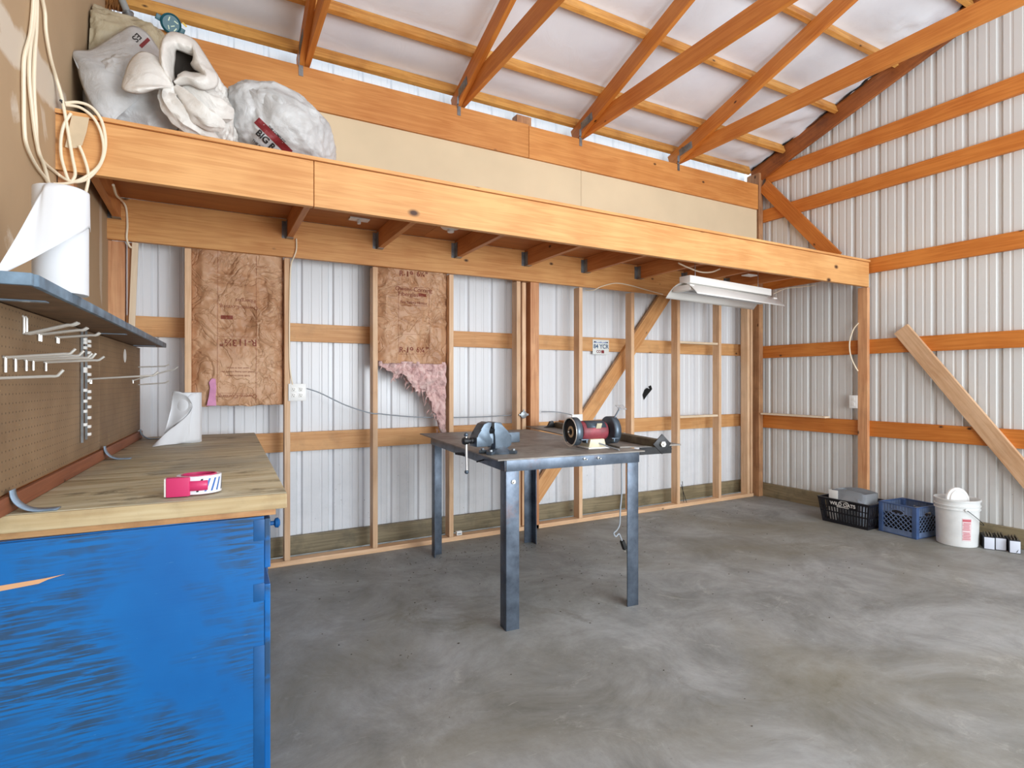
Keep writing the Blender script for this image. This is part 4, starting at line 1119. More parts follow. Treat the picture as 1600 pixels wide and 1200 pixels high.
# grey conduit and shaggy timber end high in the left corner
c = on_y(187, -8, 4.06); d = on_y(199, 19, 4.06)
cn = thing('conduit', 'grey conduit with a metal connector high in the left corner', 'conduit', d)
MB().tube([c + (c-d)*1.2, d], .020, 16).build('pipe', M['pvc'], cn)
MB().tube([d, d + (d-c)*.35], .026, 16).tube([d + (d-c)*.05, d + (d-c)*.12], .031, 16).build('connector', M['galv'], cn)
MB().tube([d + (d-c)*.30 + V((-.012, -.005, 0)), d + (d-c)*.62 + V((.02, -.005, 0))], .010, 10).build('clamp_screw', M['galv'], cn)
"""shaggy end"""
random.seed(11); sm = MB(); e0 = on_y(176, 10, 4.10)
sm.box(e0 + V((0, .0, .09)), (.10, .05, .20), None, .01)
for i in range(60):
    p = e0 + V((random.uniform(-.05, .05), -.026, random.uniform(-.01, .16))); sm.tube([p, p + V((random.uniform(-.01, .01), -.008, -.03)), p + V((random.uniform(-.012, .012), -.004, -.075))], .004, 5, rs=[.004, .004, .001])
so = sm.build('frayed_timber_end', M['fibre']); tag(so, 'frayed shaggy brown timber end in the top left corner behind the bags', 'timber end')
# teal glass ornament on top of the header board
t0 = on_y(267, 37, 4.085); tn = V((.25, -.86, -.44)).normalized(); tx = V((1, .25, -.25)); tx = (tx - tn*tx.dot(tn)).normalized(); ty = tn.cross(tx)
te = thing('teal_goggles', 'round teal goggles with strap ends lodged on the header board above the bags', 'goggles', t0)
fm = frame(t0, tx, ty, tn)
MB().lathe([(.050, -.020), (.058, -.010), (.058, .006), (.050, .012), (.047, .006)], 32, fm).build('rim', M['teal'], te)
MB().lathe([(.001, .004), (.030, .006), (.047, .004)], 28, fm, cap=False).build('lens', M['teal'], te)
for s_ in (-1, 1):
    m = MB().box((s_*.068, -.004, -.008), (.030, .034, .012), None, .003); m._add(m.bm.verts[:], fm); m.build('strap_lug', M['teal'], te)
for k, (px_, py_) in enumerate(((-.018, .02), (.012, -.008), (.022, .022), (-.006, -.026), (.030, -.02))):
    m = MB().box((px_, py_, .0065), (.022 if k % 2 else .006, .005 if k % 2 else .024, .002), Matrix.Rotation(k*.7, 3, 'Z')); m._add(m.bm.verts[:], fm); m.build('pale_fleck', M['tealpale'], te, smooth=False)
m = MB().box((.066, .038, .004), (.03, .010, .006), Matrix.Rotation(-.3, 3, 'Z')); m._add(m.bm.verts[:], fm); m.build('yellow_clip', M['yellow'], te)
# ------------------------------------------------------------------ the steel work table
TA = -.078                                            # the table stands a little askew
tx = V((math.cos(TA), math.sin(TA), 0)); ty = V((-math.sin(TA), math.cos(TA), 0))
T0 = V((1.351, 2.532, 0))                             # outer corner of the near left leg
def T(u, v, z=0.0): return T0 + tx*u + ty*v + V((0, 0, z))
TM = Matrix((tx, ty, (0, 0, 1))).transposed()
tab = thing('work_table', 'dark steel welded work table standing on the open floor', 'table', T(.42, .7))
LEG = [(0, 0), (.765, 0), (.0, 1.31), (.765, 1.31)]
for i, (u, v) in enumerate(LEG):
    lg = MB(); s = .076; t = .007
    # angle iron: two flanges that meet at the outer corner
    ou, ov = (0 if i % 2 == 0 else s), (0 if i < 2 else s)
    if i == 1 or i == 0:
        lg.box(T(u+s/2, v+t/2, .416), (s, t, .832), TM, .0008); lg.box(T(u+(t/2 if i == 0 else s-t/2), v+s/2, .416), (t, s, .832), TM, .0008)
    else:
        lg.box(T(u+s/2, v+s-t/2, .416), (s, t, .832), TM, .0008); lg.box(T(u+(t/2 if i == 2 else s-t/2), v+s/2, .416), (t, s, .832), TM, .0008)
    lg.build('leg', M['leg'], tab)
U1, V1 = .765+.076, 1.31+.076
def rail_(a, b, n):
    m = MB(); a, b = V(a), V(b)
    m.bar(a + V((0, 0, -.031)), b + V((0, 0, -.031)), .006, .062, up=(0, 0, 1), bev=.001)
    m.bar(a + n*.031 + V((0, 0, -.003)), b + n*.031 + V((0, 0, -.003)), .062, .006, up=(0, 0, 1))
    return m
for a, b, n in ((T(.0, -.004, .893), T(U1+.0, -.004, .893), ty), (T(.0, V1+.004, .893), T(U1, V1+.004, .893), -ty), (T(-.004, .0, .893), T(-.004, V1, .893), tx), (T(U1+.004, 0, .893), T(U1+.004, V1, .893), -tx)):
    rail_(a, b, n).build('apron_rail', M['leg'], tab)
m = MB(); m.prism([(-.062, -.040), (U1+.02, -.036), (U1+.02, V1+.14), (-.055, V1+.14)], .007, Matrix.Translation(T(0, 0, .894)) @ TM.to_4x4(), bev=.001)
m.build('table_top', M['tabletop'], tab, loc=T(.42, .7, .894))
# corner gusset chamfer and bolt on the near left leg
m = MB(); m.lathe([(.012, 0), (.012, .006), (.005, .007), (.005, .018)], 6, frame(T(.042, -.0005, .775), tx, (0, 0, 1), -ty)); m.build('leg_bolt', M['chrome'], tab)
for u in (.47, .56):
    m = MB().lathe([(.007, 0), (.007, .005), (.003, .006), (.003, .028)], 6, frame(T(u, -.008, .872), tx, (0, 0, 1), -ty)); m.build('rail_bolt', M['chrome'], tab)
MB().tube([T(-.004, .30, .855), T(-.06, .27, .850)], .004, 6).build('spare_rod', M['darksteel'], tab)
MB().bar(T(-.004, .62, .842), T(-.03, .72, .842), .02, .012).build('rail_tab', M['darksteel'], tab)

# second loose sheet lying along the right side, overhanging it
def S(px, py, z=.903): return on_z(px, py, z)
a0 = S(822, 667.0); a1 = S(884, 681); d = (a1-a0).normalized(); a2 = a0 + d*1.62
dr = V((-d.y, d.x, 0)); 
if dr.x < 0: dr = -dr
q = [a0, a0 + dr*.43, a2 + dr*.43, a2]
tag(MB().prism([(p.x, p.y) for p in q], .009, Matrix.Translation((0, 0, .902)), bev=.001).build('steel_sheet', M['tabletop'], loc=(a0+a2)/2), 'loose steel sheet lying on the right side of the work table, overhanging it', 'steel sheet')
# angle offcut under the overhang
p = a2 + dr*.16 - d*.06
ag = MB(); ag.bar(p + V((0, 0, .876)) - V((0, 0, p.z)), p + dr*.24 - d*.02 + V((0, 0, .876 - p.z)), .05, .006); ag.bar(p + V((0, 0, .872-p.z)) - d*-.02, p + dr*.24 + d*.0 + V((0, 0, .872-p.z)), .006, .045)
tag(ag.build('angle_offcut', M['darksteel']), 'dark angle iron offcut under the overhanging sheet at the right', 'angle iron')
# long bar with diamond end plate
e1 = S(1030, 693, .935); e0 = e1 - d*1.50
br = thing('press_bar', 'long weathered bar with a diamond end plate lying on the loose sheet', 'bar', (e0+e1)/2)
m = MB(); m.bar(e0 + V((0, 0, .0)), e1, .055, .045, bev=.003); m.build('tube', M['weathered'], br)
m = MB(); m.bar(e0 + dr*.035 + V((0, 0, .030)), e0 + dr*.035 + d*.42 + V((0, 0, .030)), .05, .016, bev=.002); m.build('wood_slat', M['girt_tan'], br)
m = MB(); m.box((0, 0, 0), (.085, .085, .007), Matrix.Rotation(PI/4, 3, 'Z'), .002); m._add(m.bm.verts[:], frame(e1 + d*.028, dr, (0, 0, 1), d)); m.build('end_plate', M['darksteel'], br)
m = MB(); m.lathe([(.017, 0), (.017, .014), (.008, .015), (.008, .024)], 6, frame(e1 + d*.032, dr, (0, 0, 1), d)); m.build('end_bolt', M['chrome'], br)
m = MB(); m.tube([e1, e1 + d*.028], .016, 12); m.build('end_shaft', M['darksteel'], br)
m = MB(); pz = [(-.10, 0), (-.06, .012), (-.045, .05), (-.02, .055), (0, .02), (.06, .012), (.07, 0)]
m.prism(pz, .03, frame(e0 - dr*.02 + V((0, 0, -.022)), dr, (0, 0, 1), -d), bev=.002); m.build('end_bracket', M['darksteel'], br)

# ------------------------------------------------------------------ bench vise
vs = thing('bench_vise', 'grey cast iron bench vise bolted near the left edge of the work table', 'vise', (1.372, 2.735, .9015))
c = V((1.372, 2.735, .9015)); X = V((1, 0, 0))
def L(x, y, z): return c + V((x, y, z))
fxz = lambda y: frame(L(0, y, 0), (1, 0, 0), (0, 0, 1), (0, -1, 0))
MB().lathe([(.072, 0), (.074, .010), (.062, .020), (.050, .030), (.046, .042)], 32, Matrix.Translation(L(.040, 0, 0))).build('swivel_base', M['iron'], vs)
for a_ in (-.9, .9, 2.6, -2.6):
    m = MB(); m.box(L(.040 + .085*math.cos(a_), .085*math.sin(a_), .009), (.045, .034, .018), Matrix.Rotation(a_, 3, 'Z'), .004)
    lug = m.build('base_lug', M['iron'], vs)
    MB().lathe([(.011, 0), (.011, .009), (.006, .010)], 6, Matrix.Translation(L(.040 + .088*math.cos(a_), .088*math.sin(a_), .018))).build('bolt', M['galv'], lug)
fj = [(-.006, .030), (.075, .030), (.10, .045), (.10, .098), (.070, .122), (.048, .150), (.034, .172), (-.004, .176), (-.012, .172), (-.012, .140), (-.004, .120), (-.006, .098)]
MB().prism(fj, .088, fxz(.044), bev=.005).build('fixed_jaw', M['iron'], vs)
MB().box(L(-.0145, 0, .156), (.006, .096, .030), None, .001).build('jaw_plate', M['darksteel'], vs)
MB().box(L(.055, 0, .085), (.22, .060, .058), None, .005).build('slide_box', M['iron'], vs)
mj = [(-.118, .045), (-.030, .045), (-.022, .062), (-.022, .085), (-.040, .100), (-.047, .128), (-.040, .148), (-.024, .156), (-.024, .176), (-.046, .178), (-.072, .168), (-.092, .140), (-.104, .108), (-.118, .098)]
MB().prism(mj, .082, fxz(.041), bev=.005).build('moving_jaw', M['iron'], vs)
MB().box(L(-.0225, 0, .158), (.005, .090, .028), None, .001).build('jaw_plate', M['darksteel'], vs)
MB().lathe([(.017, -.118), (.017, -.136), (.013, -.138), (.013, -.150), (.019, -.152), (.021, -.170), (.017, -.180), (.004, -.182)], 20, frame(L(0, 0, .078), (0, 1, 0), (0, 0, 1), (1, 0, 0))).build('screw', M['darksteel'], vs)
h = MB().tube([L(-.163, -.003, .108), L(-.160, -.004, -.082)], .0065, 12)
h.build('handle_bar', M['chrome'], vs)
MB().ball(L(-.163, -.003, .112), .012, 2).build('handle_ball', M['iron'], vs); MB().ball(L(-.160, -.004, -.088), .012, 2).build('handle_ball', M['iron'], vs)
m = MB()
for k in range(7): m.box(L(.03 + .009*(k % 3), -.0445, .135-.011*k), (.007, .002, .006), None, .0005)
vs.rotation_euler = (0, 0, .06)

# ------------------------------------------------------------------ bench grinder
g0 = V((2.030, 2.700, .9025))
gr = thing('bench_grinder', 'maroon bench grinder with dark wheels at the front edge of the work table', 'grinder', g0)
def Gp(x, y, z): return g0 + V((x, y, z))
cz = .098
ax_ = lambda x: frame(Gp(x, 0, cz), (0, 1, 0), (0, 0, 1), (1, 0, 0))
MB().lathe([(.040, -.090), (.054, -.085), (.061, -.070), (.062, -.04), (.062, .04), (.061, .070), (.054, .085), (.040, .090)], 40, ax_(0)).build('motor_body', M['maroon'], gr)
m = MB()
def topc(u, v):
    t_ = .35 + 2.4*u; return Gp(-.066+.132*v, .0632*math.cos(t_), cz + .0632*math.sin(t_))
m.grid(topc, 16, 3); m.build('motor_cover', M['iron'], gr, thick=.001)
MB().box(Gp(.01, -.062, cz+.030), (.035, .004, .045), Matrix.Rotation(.45, 3, 'X'), .001).build('rating_plate', M['offwhite'], gr)
bs = [(-.060, .006), (.060, .006), (.048, .055), (-.048, .055)]
MB().prism(bs, .13, frame(Gp(0, .065, 0), (1, 0, 0), (0, 0, 1), (0, -1, 0)), bev=.004).build('pedestal', M['offwhite'], gr)
MB().box(Gp(0, -.005, .004), (.145, .16, .008), None, .002).build('base_plate', M['white'], gr)
for sgn in (-1, 1):
    wx = sgn*.132
    wf = frame(Gp(wx, 0, cz), (0, 1, 0), (0, 0, 1), (sgn, 0, 0))
    MB().lathe([(.010, -.012), (.074, -.012), (.075, -.010), (.075, .010), (.074, .012), (.010, .012)], 48, wf).build('grinding_wheel', M['wheel'], gr)
    MB().lathe([(.034, .0124), (.034, .0142), (.020, .0150), (.020, .0124)], 32, wf, cap=False).build('paper_washer', M['tanpaper'], gr)
    MB().lathe([(.020, .0124), (.020, .0140), (.011, .0150), (.011, .026), (.006, .027)], 20, wf).build('flange_nut', M['darksteel'], gr)
    MB().ball(Gp(wx + sgn*.028, 0, cz), .006, 2).build('spindle_end', M['chrome'], gr)
    # guard: cup around the wheel, open in front
    gd = MB()
    def guard(u, v):
        t_ = -.45*PI + (PI*1.72)*u + .1
        t_ = (.15*PI + PI*1.62*u) if True else t_
        r_ = .084; return V((r_*math.cos(t_-.42*PI), r_*math.sin(t_-.42*PI), -.022+.044*v))
    gd.grid(guard, 48, 3)
    gd._add(gd.bm.verts[:], wf); gd.build('wheel_guard', M['iron'], gr, thick=.004)
    MB().lathe([(.030, -.023), (.084, -.023), (.084, -.019), (.030, -.019), (.030, -.023)], 48, wf, cap=False).build('guard_back', M['iron'], gr)
    r1 = MB(); r1.box(Gp(sgn*.105, -.085, cz-.040), (.05, .030, .006), None, .001); r1.box(Gp(sgn*.094, -.078, cz-.050), (.008, .05, .02), None, .001); r1.build('tool_rest', M['iron'], gr)
MB().lathe([(.080, .0205), (.087, .0205), (.087, .0225), (.080, .0225), (.080, .0205)], 48, frame(Gp(-.132, 0, cz), (0, 1, 0), (0, 0, 1), (-1, 0, 0)), cap=False).build('guard_rim', M['chrome'], gr)
m = MB(); m.bar(Gp(.142, -.02, cz+.070), Gp(.178, -.035, cz+.140), .030, .004); m.build('shield_arm', M['iron'], gr)
m = MB(); m.box(Gp(.178, -.045, cz+.142), (.055, .05, .004), Matrix.Rotation(.5, 3, 'X'), .001); m.build('eye_shield', M['clear'], gr)
cb = [Gp(x_ - .045, y_, z_) for x_, y_, z_ in ((.055, -.064, .030), (.075, -.085, .022), (.090, -.115, .012), (.104, -.160, .006), (.112, -.192, -.002), (.117, -.206, -.04), (.117, -.208, -.12), (.118, -.208, -.24), (.108, -.208, -.34), (.104, -.208, -.42), (.085, -.208, -.455), (.064, -.208, -.470), (.075, -.212, -.490), (.098, -.208, -.478), (.112, -.206, -.500), (.125, -.206, -.53))]
MB().tube(curve(cb, 5), .0045, 8).build('power_cord', M['greycable'], gr)
pl = MB().bar(Gp(.077, -.206, -.520), Gp(.097, -.206, -.572), .026, .022, bev=.004).build('plug', M['rubber'], gr)
for s_ in (-.006, .006): MB().bar(Gp(.097+s_, -.206, -.570), Gp(.104+s_, -.206, -.588), .006, .0015).build('prong', M['chrome'], pl)
gr.rotation_euler = (0, 0, -.10)

# ------------------------------------------------------------------ crates, container, bucket, batteries by the gable wall
def lattice(m, p, q, r, s_, n, w, t, nrm):
    """diagonal bars in the quad p (lower left) q (lower right) r (upper right) s_ (upper left)"""
    W = (q-p).length; H = (s_-p).length; ex = (q-p)/W; ez = (s_-p)/H
    st = W/n
    def clip(x0, z0, dx, dz):
        pts = []
        for X_ in (0, W):
            k = (X_-x0)/dx; z = z0+k*dz
            if -1e-6 <= z <= H+1e-6: pts.append((X_, z))
        for Z_ in (0, H):
            k = (Z_-z0)/dz; x = x0+k*dx
            if -1e-6 <= x <= W+1e-6: pts.append((x, Z_))
        return (min(pts), max(pts)) if len(pts) >= 2 else None
    k = -int(H/st)-2
    while k*st < W + H:
        for dz in (1, -1):
            c_ = clip(k*st, 0 if dz > 0 else H, 1, dz)
            if c_ and (c_[1][0]-c_[0][0]) > .012:
                m.bar(p + ex*c_[0][0] + ez*c_[0][1], p + ex*c_[1][0] + ez*c_[1][1], w, t, up=tuple(nrm))
        k += 1
# milk crate
A0, A1 = V((5.117, 2.690, 0)), V((5.088, 2.380, 0))
ey = (A1-A0).normalized(); exx = V((-ey.y, ey.x, 0)); 
if exx.x < 0: exx = -exx
Wc, Dc, Hc = (A1-A0).length, .325, .262
mc = thing('milk_crate', 'navy blue lattice milk crate between the black basket and the white bucket', 'crate', A0 + ey*Wc/2 + exx*Dc/2, 'plastic crates')
def C(u, v, z): return A0 + ey*u + exx*v + V((0, 0, z))
CR = Matrix((ey, exx, (0, 0, 1))).transposed()
def cbox(m, u0, u1, v0, v1, z0, z1, bev=.0): m.box(C((u0+u1)/2, (v0+v1)/2, (z0+z1)/2), (u1-u0, v1-v0, z1-z0), CR, bev)
m = MB(); cbox(m, .0, Wc, 0, Dc, .004, .010); m.build('crate_floor', M['navy'], mc, smooth=False)
for (u, v) in ((0, 0), (Wc-.038, 0), (0, Dc-.038), (Wc-.038, Dc-.038)):
    m = MB(); cbox(m, u, u+.038, v, v+.038, 0, Hc-.004, .004); m.build('corner_post', M['navy'], mc)
m = MB()
for v0 in (0, Dc-.012): cbox(m, 0, Wc, v0, v0+.012, Hc-.012, Hc, .002)
for u0 in (0, Wc-.012): cbox(m, u0, u0+.012, 0, Dc, Hc-.0125, Hc-.0005, .002)
m.build('top_rim', M['navy'], mc)
def side(name, along_u, off, W):
    P_ = (lambda a, z: C(a, off, z)) if along_u else (lambda a, z: C(off, a, z))
    nrm = exx if along_u else ey
    m = MB()
    lattice(m, P_(.036, .05), P_(W-.036, .05), P_(W-.036, .185), P_(.036, .185), 6.0, .0045, .005, nrm)
    for a, b in ((.004, .05), ):
        m.bar(P_(.03, (a+b)/2), P_(W-.03, (a+b)/2), .007, b-a, up=(0, 0, 1))
    # handle: oval opening framed by a raised lip, with ribs above
    pts = []
    for k in range(25):
        t_ = 2*PI*k/24; pts.append(P_(W/2 + .052*math.copysign(abs(math.cos(t_))**.8, math.cos(t_)), .192 + .021*math.copysign(abs(math.sin(t_))**.8, math.sin(t_))))
    m.tube(pts, .0045, 6, cap=False)
    for k in range(11):
        a = .036 + (W-.072)*k/10
        lo_ = .185 if abs(a-W/2) > .06 else .216
        m.bar(P_(a, lo_), P_(a, Hc-.006), .005, .010, up=tuple(nrm))
    m.bar(P_(.03, .187), P_(W/2-.055, .187), .006, .006); m.bar(P_(W/2+.055, .187), P_(W-.03, .187), .006, .006)
    # solid band either side of the handle
    for a, b in ((.034, W/2-.056), (W/2+.056, W-.034)):
        m.bar(P_(a, .222), P_(b, .222), .0035, .070, up=(0, 0, 1))
    m.bar(P_(W/2-.06, .235), P_(W/2+.06, .235), .0035, .040, up=(0, 0, 1))
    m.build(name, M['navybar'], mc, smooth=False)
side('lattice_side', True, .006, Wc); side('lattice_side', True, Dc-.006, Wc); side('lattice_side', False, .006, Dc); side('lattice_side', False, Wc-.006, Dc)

tag(MB().box(A0 + ey*Wc/2 + exx*Dc/2 + V((0, 0, .090)), (Wc-.045, Dc-.05, .155), CR, .01).build('crate_shade_block', M['rubber']), 'added dark block low inside the navy milk crate, standing in for its shade', 'case')  # added dark filler, so the inside of the crate reads as shaded
# black basket, flared
B0, B1 = V((5.040, 3.140, 0)), V((5.034, 2.736, 0))
ey2 = (B1-B0).normalized(); ex2 = V((-ey2.y, ey2.x, 0))
if ex2.x < 0: ex2 = -ex2
Wb, Db, Hb, Fl = (B1-B0).length, .30, .225, .030
bk = thing('shopping_basket', 'black slatted plastic basket with white lettering, holding a clear box', 'crate', B0 + ey2*Wb/2 + ex2*Db/2, 'plastic crates')
def K(u, v, z):                                       # u, v in 0..1, flaring with height
    f = Fl*z/Hb
    return B0 + ey2*(-f + (Wb+2*f)*u) + ex2*(-f + (Db+2*f)*v) + V((0, 0, z))
m = MB(); m.prism([(K(u, v, 0).x, K(u, v, 0).y) for u, v in ((0, 0), (1, 0), (1, 1), (0, 1))], .006, Matrix.Translation((0, 0, .002))); m.build('basket_floor', M['basket'], bk, smooth=False)
def wall(f, W, name, logo):
    m = MB()
    # solid top band, lower rails, vertical slats
    def band(z0, z1, a=0.0, b=1.0):
        m.poly([f(a, z0), f(b, z0), f(b, z1), f(a, z1)])
    band(0, .028); band(.098, .110)
    if logo: band(.150, .222, .20, .80); band(.206, .222); 
    else: band(.200, .222)
    if logo: band(.150, .158)
    n = 17 if W > .35 else 12
    for k in range(n+1):
        a = k/n; h = .0052/W if 0 < k < n else .010/W
        z1 = .206
        m.poly([f(max(0, a-h), .028), f(min(1, a+h), .028), f(min(1, a+h), z1), f(max(0, a-h), z1)])
    m.build(name, M['basket'], bk, smooth=False, thick=.004)
wall(lambda u, z: K(u, 0, z), Wb, 'slatted_side', True); wall(lambda u, z: K(u, 1, z), Wb, 'slatted_side', False)
wall(lambda v, z: K(0, v, z), Db, 'slatted_end', False); wall(lambda v, z: K(1, v, z), Db, 'slatted_end', False)
m = MB()
rim = [K(0, 0, Hb), K(1, 0, Hb), K(1, 1, Hb), K(0, 1, Hb)]
for i in range(4): m.bar(rim[i], rim[(i+1) % 4], .018, .008, bev=.002)
m.build('basket_rim', M['basket'], bk)
c = K(.5, 0, .188) - ex2*.0035
uw = (K(.5, 0, .215) - K(.5, 0, .155)).normalized(); c = c - ex2*.001
mt = frame(c, ey2, uw, ey2.cross(uw))
text('lettering', 'WILD OATS', .043, M['enamel'], bk, mt @ Matrix.Translation((0, -.002, 0)), bold=.0009)
text('lettering', 'MARKETPLACE', .0165, M['enamel'], bk, mt @ Matrix.Translation((.0, -.026, 0)), bold=.0004)
m = MB(); arc = [V((.040*math.cos(PI*(1-k/12)) + .012, .014 + .020*math.sin(PI*(1-k/12)), .0006)) for k in range(13)]
m.tube([mt @ p for p in arc], .002, 6); m.build('logo_arc', M['enamel'], bk)
m = MB(); m.tube([mt @ V((.030*math.cos(PI*(1-k/10)) + .012, .014 + .014*math.sin(PI*(1-k/10)), .0006)) for k in range(11)], .0014, 6); m.build('logo_arc', M['enamel'], bk)
# clear box standing inside it
cbx = thing('clear_box', 'clear plastic box standing in the black basket', 'box', K(.55, .45, .012))
def KB(u, v, z): return B0 + ey2*(.06 + .30*u) + ex2*(.045 + .19*v) + V((0, 0, .012 + z))
m = MB()
hb = [.285, .295, .290, .28]
def cside(p, q, bow):
    for k in range(8):
        a, b = k/8, (k+1)/8
        pa, pb = p.lerp(q, a), p.lerp(q, b)
        za, zb = .285 + bow*math.sin(PI*a), .285 + bow*math.sin(PI*b)
        m.poly([pa, pb, pb + V((0, 0, zb)), pa + V((0, 0, za))])
cside(KB(0, 0, 0), KB(1, 0, 0), .018); cside(KB(1, 0, 0), KB(1, 1, 0), 0); cside(KB(1, 1, 0), KB(0, 1, 0), .018); cside(KB(0, 1, 0), KB(0, 0, 0), 0)
bmesh.ops.remove_doubles(m.bm, verts=m.bm.verts, dist=1e-4)
m.build('clear_walls', M['clear'], cbx, thick=.003)
MB().box(KB(.05, -.02, .145) , (.085, .002, .27), Matrix((ey2, ex2, (0, 0, 1))).transposed(), .0005).build('white_sleeve', M['white'], cbx)
MB().box(KB(.78, .5, .13), (.012, .18, .26), Matrix((ey2, ex2, (0, 0, 1))).transposed(), .002).build('divider', M['batterywhite'], cbx)
MB().box(KB(.5, .5, .10), (.16, .17, .19), Matrix((ey2, ex2, (0, 0, 1))).transposed(), .004).build('grey_contents', M['pvc'], cbx)

# white bucket with its lid pushed inside
bc = V((5.268, 2.175, 0)); Hk = .368
bu = thing('bucket', 'white plastic bucket with a pink label between the milk crate and the batteries', 'bucket', bc)
prof = [(.128, 0), (.133, .004), (.1345, .02), (.141, .285), (.150, .287), (.150, .292), (.142, .294), (.1425, .312), (.151, .314), (.151, .320), (.1435, .322), (.144, .352), (.152, .354), (.153, .366), (.147, .368), (.141, .360), (.137, .28), (.130, .02), (.120, .012)]
MB().lathe(prof, 56, Matrix.Translation(bc)).build('bucket_body', M['bucket'], bu)
def on_b(t_, z, off=.0015):
    r_ = .1345 + (.141-.1345)*(z-.02)/.265 + off; return bc + V((r_*math.cos(t_), r_*math.sin(t_), z))
ta = math.atan2(-(bc.y), -(bc.x)) + .45               # label faces the room, right of the middle
MB().grid(lambda u, v: on_b(ta-.22+.44*u, .055+.175*v), 12, 6).build('label', M['pinklabel'], bu)
random.seed(21)
def pline(z, h, u0, u1): MB().grid(lambda u, v: on_b(ta-.20+.40*(u0+(u1-u0)*u), z+h*v, .0024), 10, 2).build('label_print', M['redprint'], bu)
pline(.205, .018, 0, 1)
for k in range(11):
    if k != 5: pline(.066 + k*.0122, .0058, random.uniform(0, .1), random.uniform(.8, 1))
hinge = on_b(ta-.05, .296, .012)
MB().lathe([(.012, 0), (.012, .010), (.006, .012)], 16, frame(hinge - V((math.cos(ta), math.sin(ta), 0))*.008, (-math.sin(ta), math.cos(ta), 0), (0, 0, 1), (math.cos(ta-.05), math.sin(ta-.05), 0))).build('bail_ear', M['bucket'], bu)
pts = []
for k in range(19):
    u = k/18; t_ = (ta-.05) + PI*u; r_ = .165
    z = .296 - .135*math.sin(PI*u)
    pts.append(bc + V((r_*math.cos(t_), r_*math.sin(t_), z)))
MB().tube(pts, .0025, 8).build('bail_wire', M['darksteel'], bu)
lid = thing('round_disc', 'white round disc tilted upright inside the white bucket', 'disc', bc + V((0, 0, .33)))
ln = (V((-.378, -.91, .14))).normalized(); lxv = V((-ln.y, ln.x, 0)).normalized(); lyv = ln.cross(lxv)
lc = bc + V((.004, -.01, .348))
MB().lathe([(.001, .010), (.070, .010), (.072, .012), (.080, .012), (.082, .0), (.098, -.002), (.100, -.014), (.096, -.014), (.094, -.004), (.001, -.002)], 44, frame(lc, lxv, lyv, ln), cap=False).build('disc_body', M['white'], lid)
MB().lathe([(.066, .0102), (.069, .0116), (.072, .0126)], 40, frame(lc, lxv, lyv, ln), cap=False).build('disc_rib', M['bucket'], lid)

# three small batteries in a row
nb = V((-.86, -.51, 0)).normalized(); eb = V((-nb.y, nb.x, 0))
if eb.y > 0: eb = -eb
for i, (p, lab) in enumerate(((V((5.288, 1.972, 0)), 'left of three small pale-fronted batteries beside the bucket'), (V((5.335, 1.918, 0)), 'middle of three small pale-fronted batteries beside the bucket, set further back'), (V((5.336, 1.833, 0)), 'right of three small pale-fronted batteries, with a dark mark on its front'))):
    if i == 0:
        Mb = Matrix((eb, -nb, (0, 0, 1))).transposed(); p0 = p
        b0 = thing('battery', lab, 'battery', p, 'small batteries by the gable wall')
        pp_ = lambda u, v, z: p + eb*u - nb*v + V((0, 0, z))
        MB().box(pp_(0, .075, .049), (.066, .150, .096), Mb, .003).build('case', M['battery'], b0)
        MB().box(pp_(0, -.0012, .049), (.061, .002, .088), Mb, .0005).build('front_label', M['batterywhite'], b0)
        for k in range(3): MB().box(pp_(-.02+.02*k, .05+.01*k, .106), (.007, .085, .020), Mb @ Matrix.Rotation(.12, 3, 'X'), .001).build('terminal_strip', M['weathered'], b0)
        proto = b0
    else:
        b = dup(proto); b.location = p; b['label'] = lab
        WM[b.name] = Matrix.Translation(p)
        if i == 2:
            m = MB(); m.prism([(.004, .008), (.012, .012), (.020, .034), (.010, .020)], .0008, frame(p + nb*.0026, eb, (0, 0, 1), nb)); m.build('dark_mark', M['battery'], b, smooth=False)
# ------------------------------------------------------------------ plastic bags on the loft
DZ = 2.4505
def bagbody(name, mat, c, r, seed, parent, lump=.12, fold=.05, sq=.8, shape=None):
    bm = bmesh.new(); bmesh.ops.create_icosphere(bm, subdivisions=6, radius=1)
    for v in bm.verts:
        n = v.co.normalized()
        p = V([math.copysign(abs(a)**sq, a) for a in n])
        k = 1 + lump*fbm((n.x*1.6+seed, n.y*1.6, n.z*1.6), 3)
        k += fold*(1-abs(fbm((n.x*3.4+seed, n.y*3.4, n.z*2.2+seed), 4))*2.4) - fold*.5
        k += fold*.30*(1-abs(fbm((n.x*9, n.y*9+seed, n.z*7), 3))*2)
        q = V((p.x*r[0], p.y*r[1], p.z*r[2]))*k
        if shape: q = shape(q)
        w = c + q
        w.z = max(w.z, DZ + .0008*(1+n.z)); w.y = min(w.y, 4.118 + .001*n.y); w.y = max(w.y, 3.02 + .001*n.y)
        w.x = max(w.x, lw_x(w.y) + .012 + .001*n.x)
        v.co = w
    mb = MB(); mb.bm.free(); mb.bm = bm
    return mb.build(name, mat, parent)
def outline(pts, y): return [on_y(px_, py_, y + (dy[0] if dy else 0)) for px_, py_, *dy in pts]
def fan(name, mat, parent, K, pts, amp, fr, bulge, nv=16, k=7, ph=0.0):
    Q = curve(pts, k); n = V((-.15, -.95, -.28)).normalized()
    def f(u, v):
        i = int(round(u*(len(Q)-1))); p = K.lerp(Q[i], v)
        return p + n*(bulge*math.sin(PI*min(1, v*1.0))**.8*math.sin(PI*min(max(u, .02), .98))**.5 + amp*math.sin(fr*u*PI*2+ph)*v*(1-.55*v) + amp*.5*fbm((u*9, v*4, ph))*v)
    return MB().grid(f, len(Q), nv).build(name, mat, parent, thick=.003)
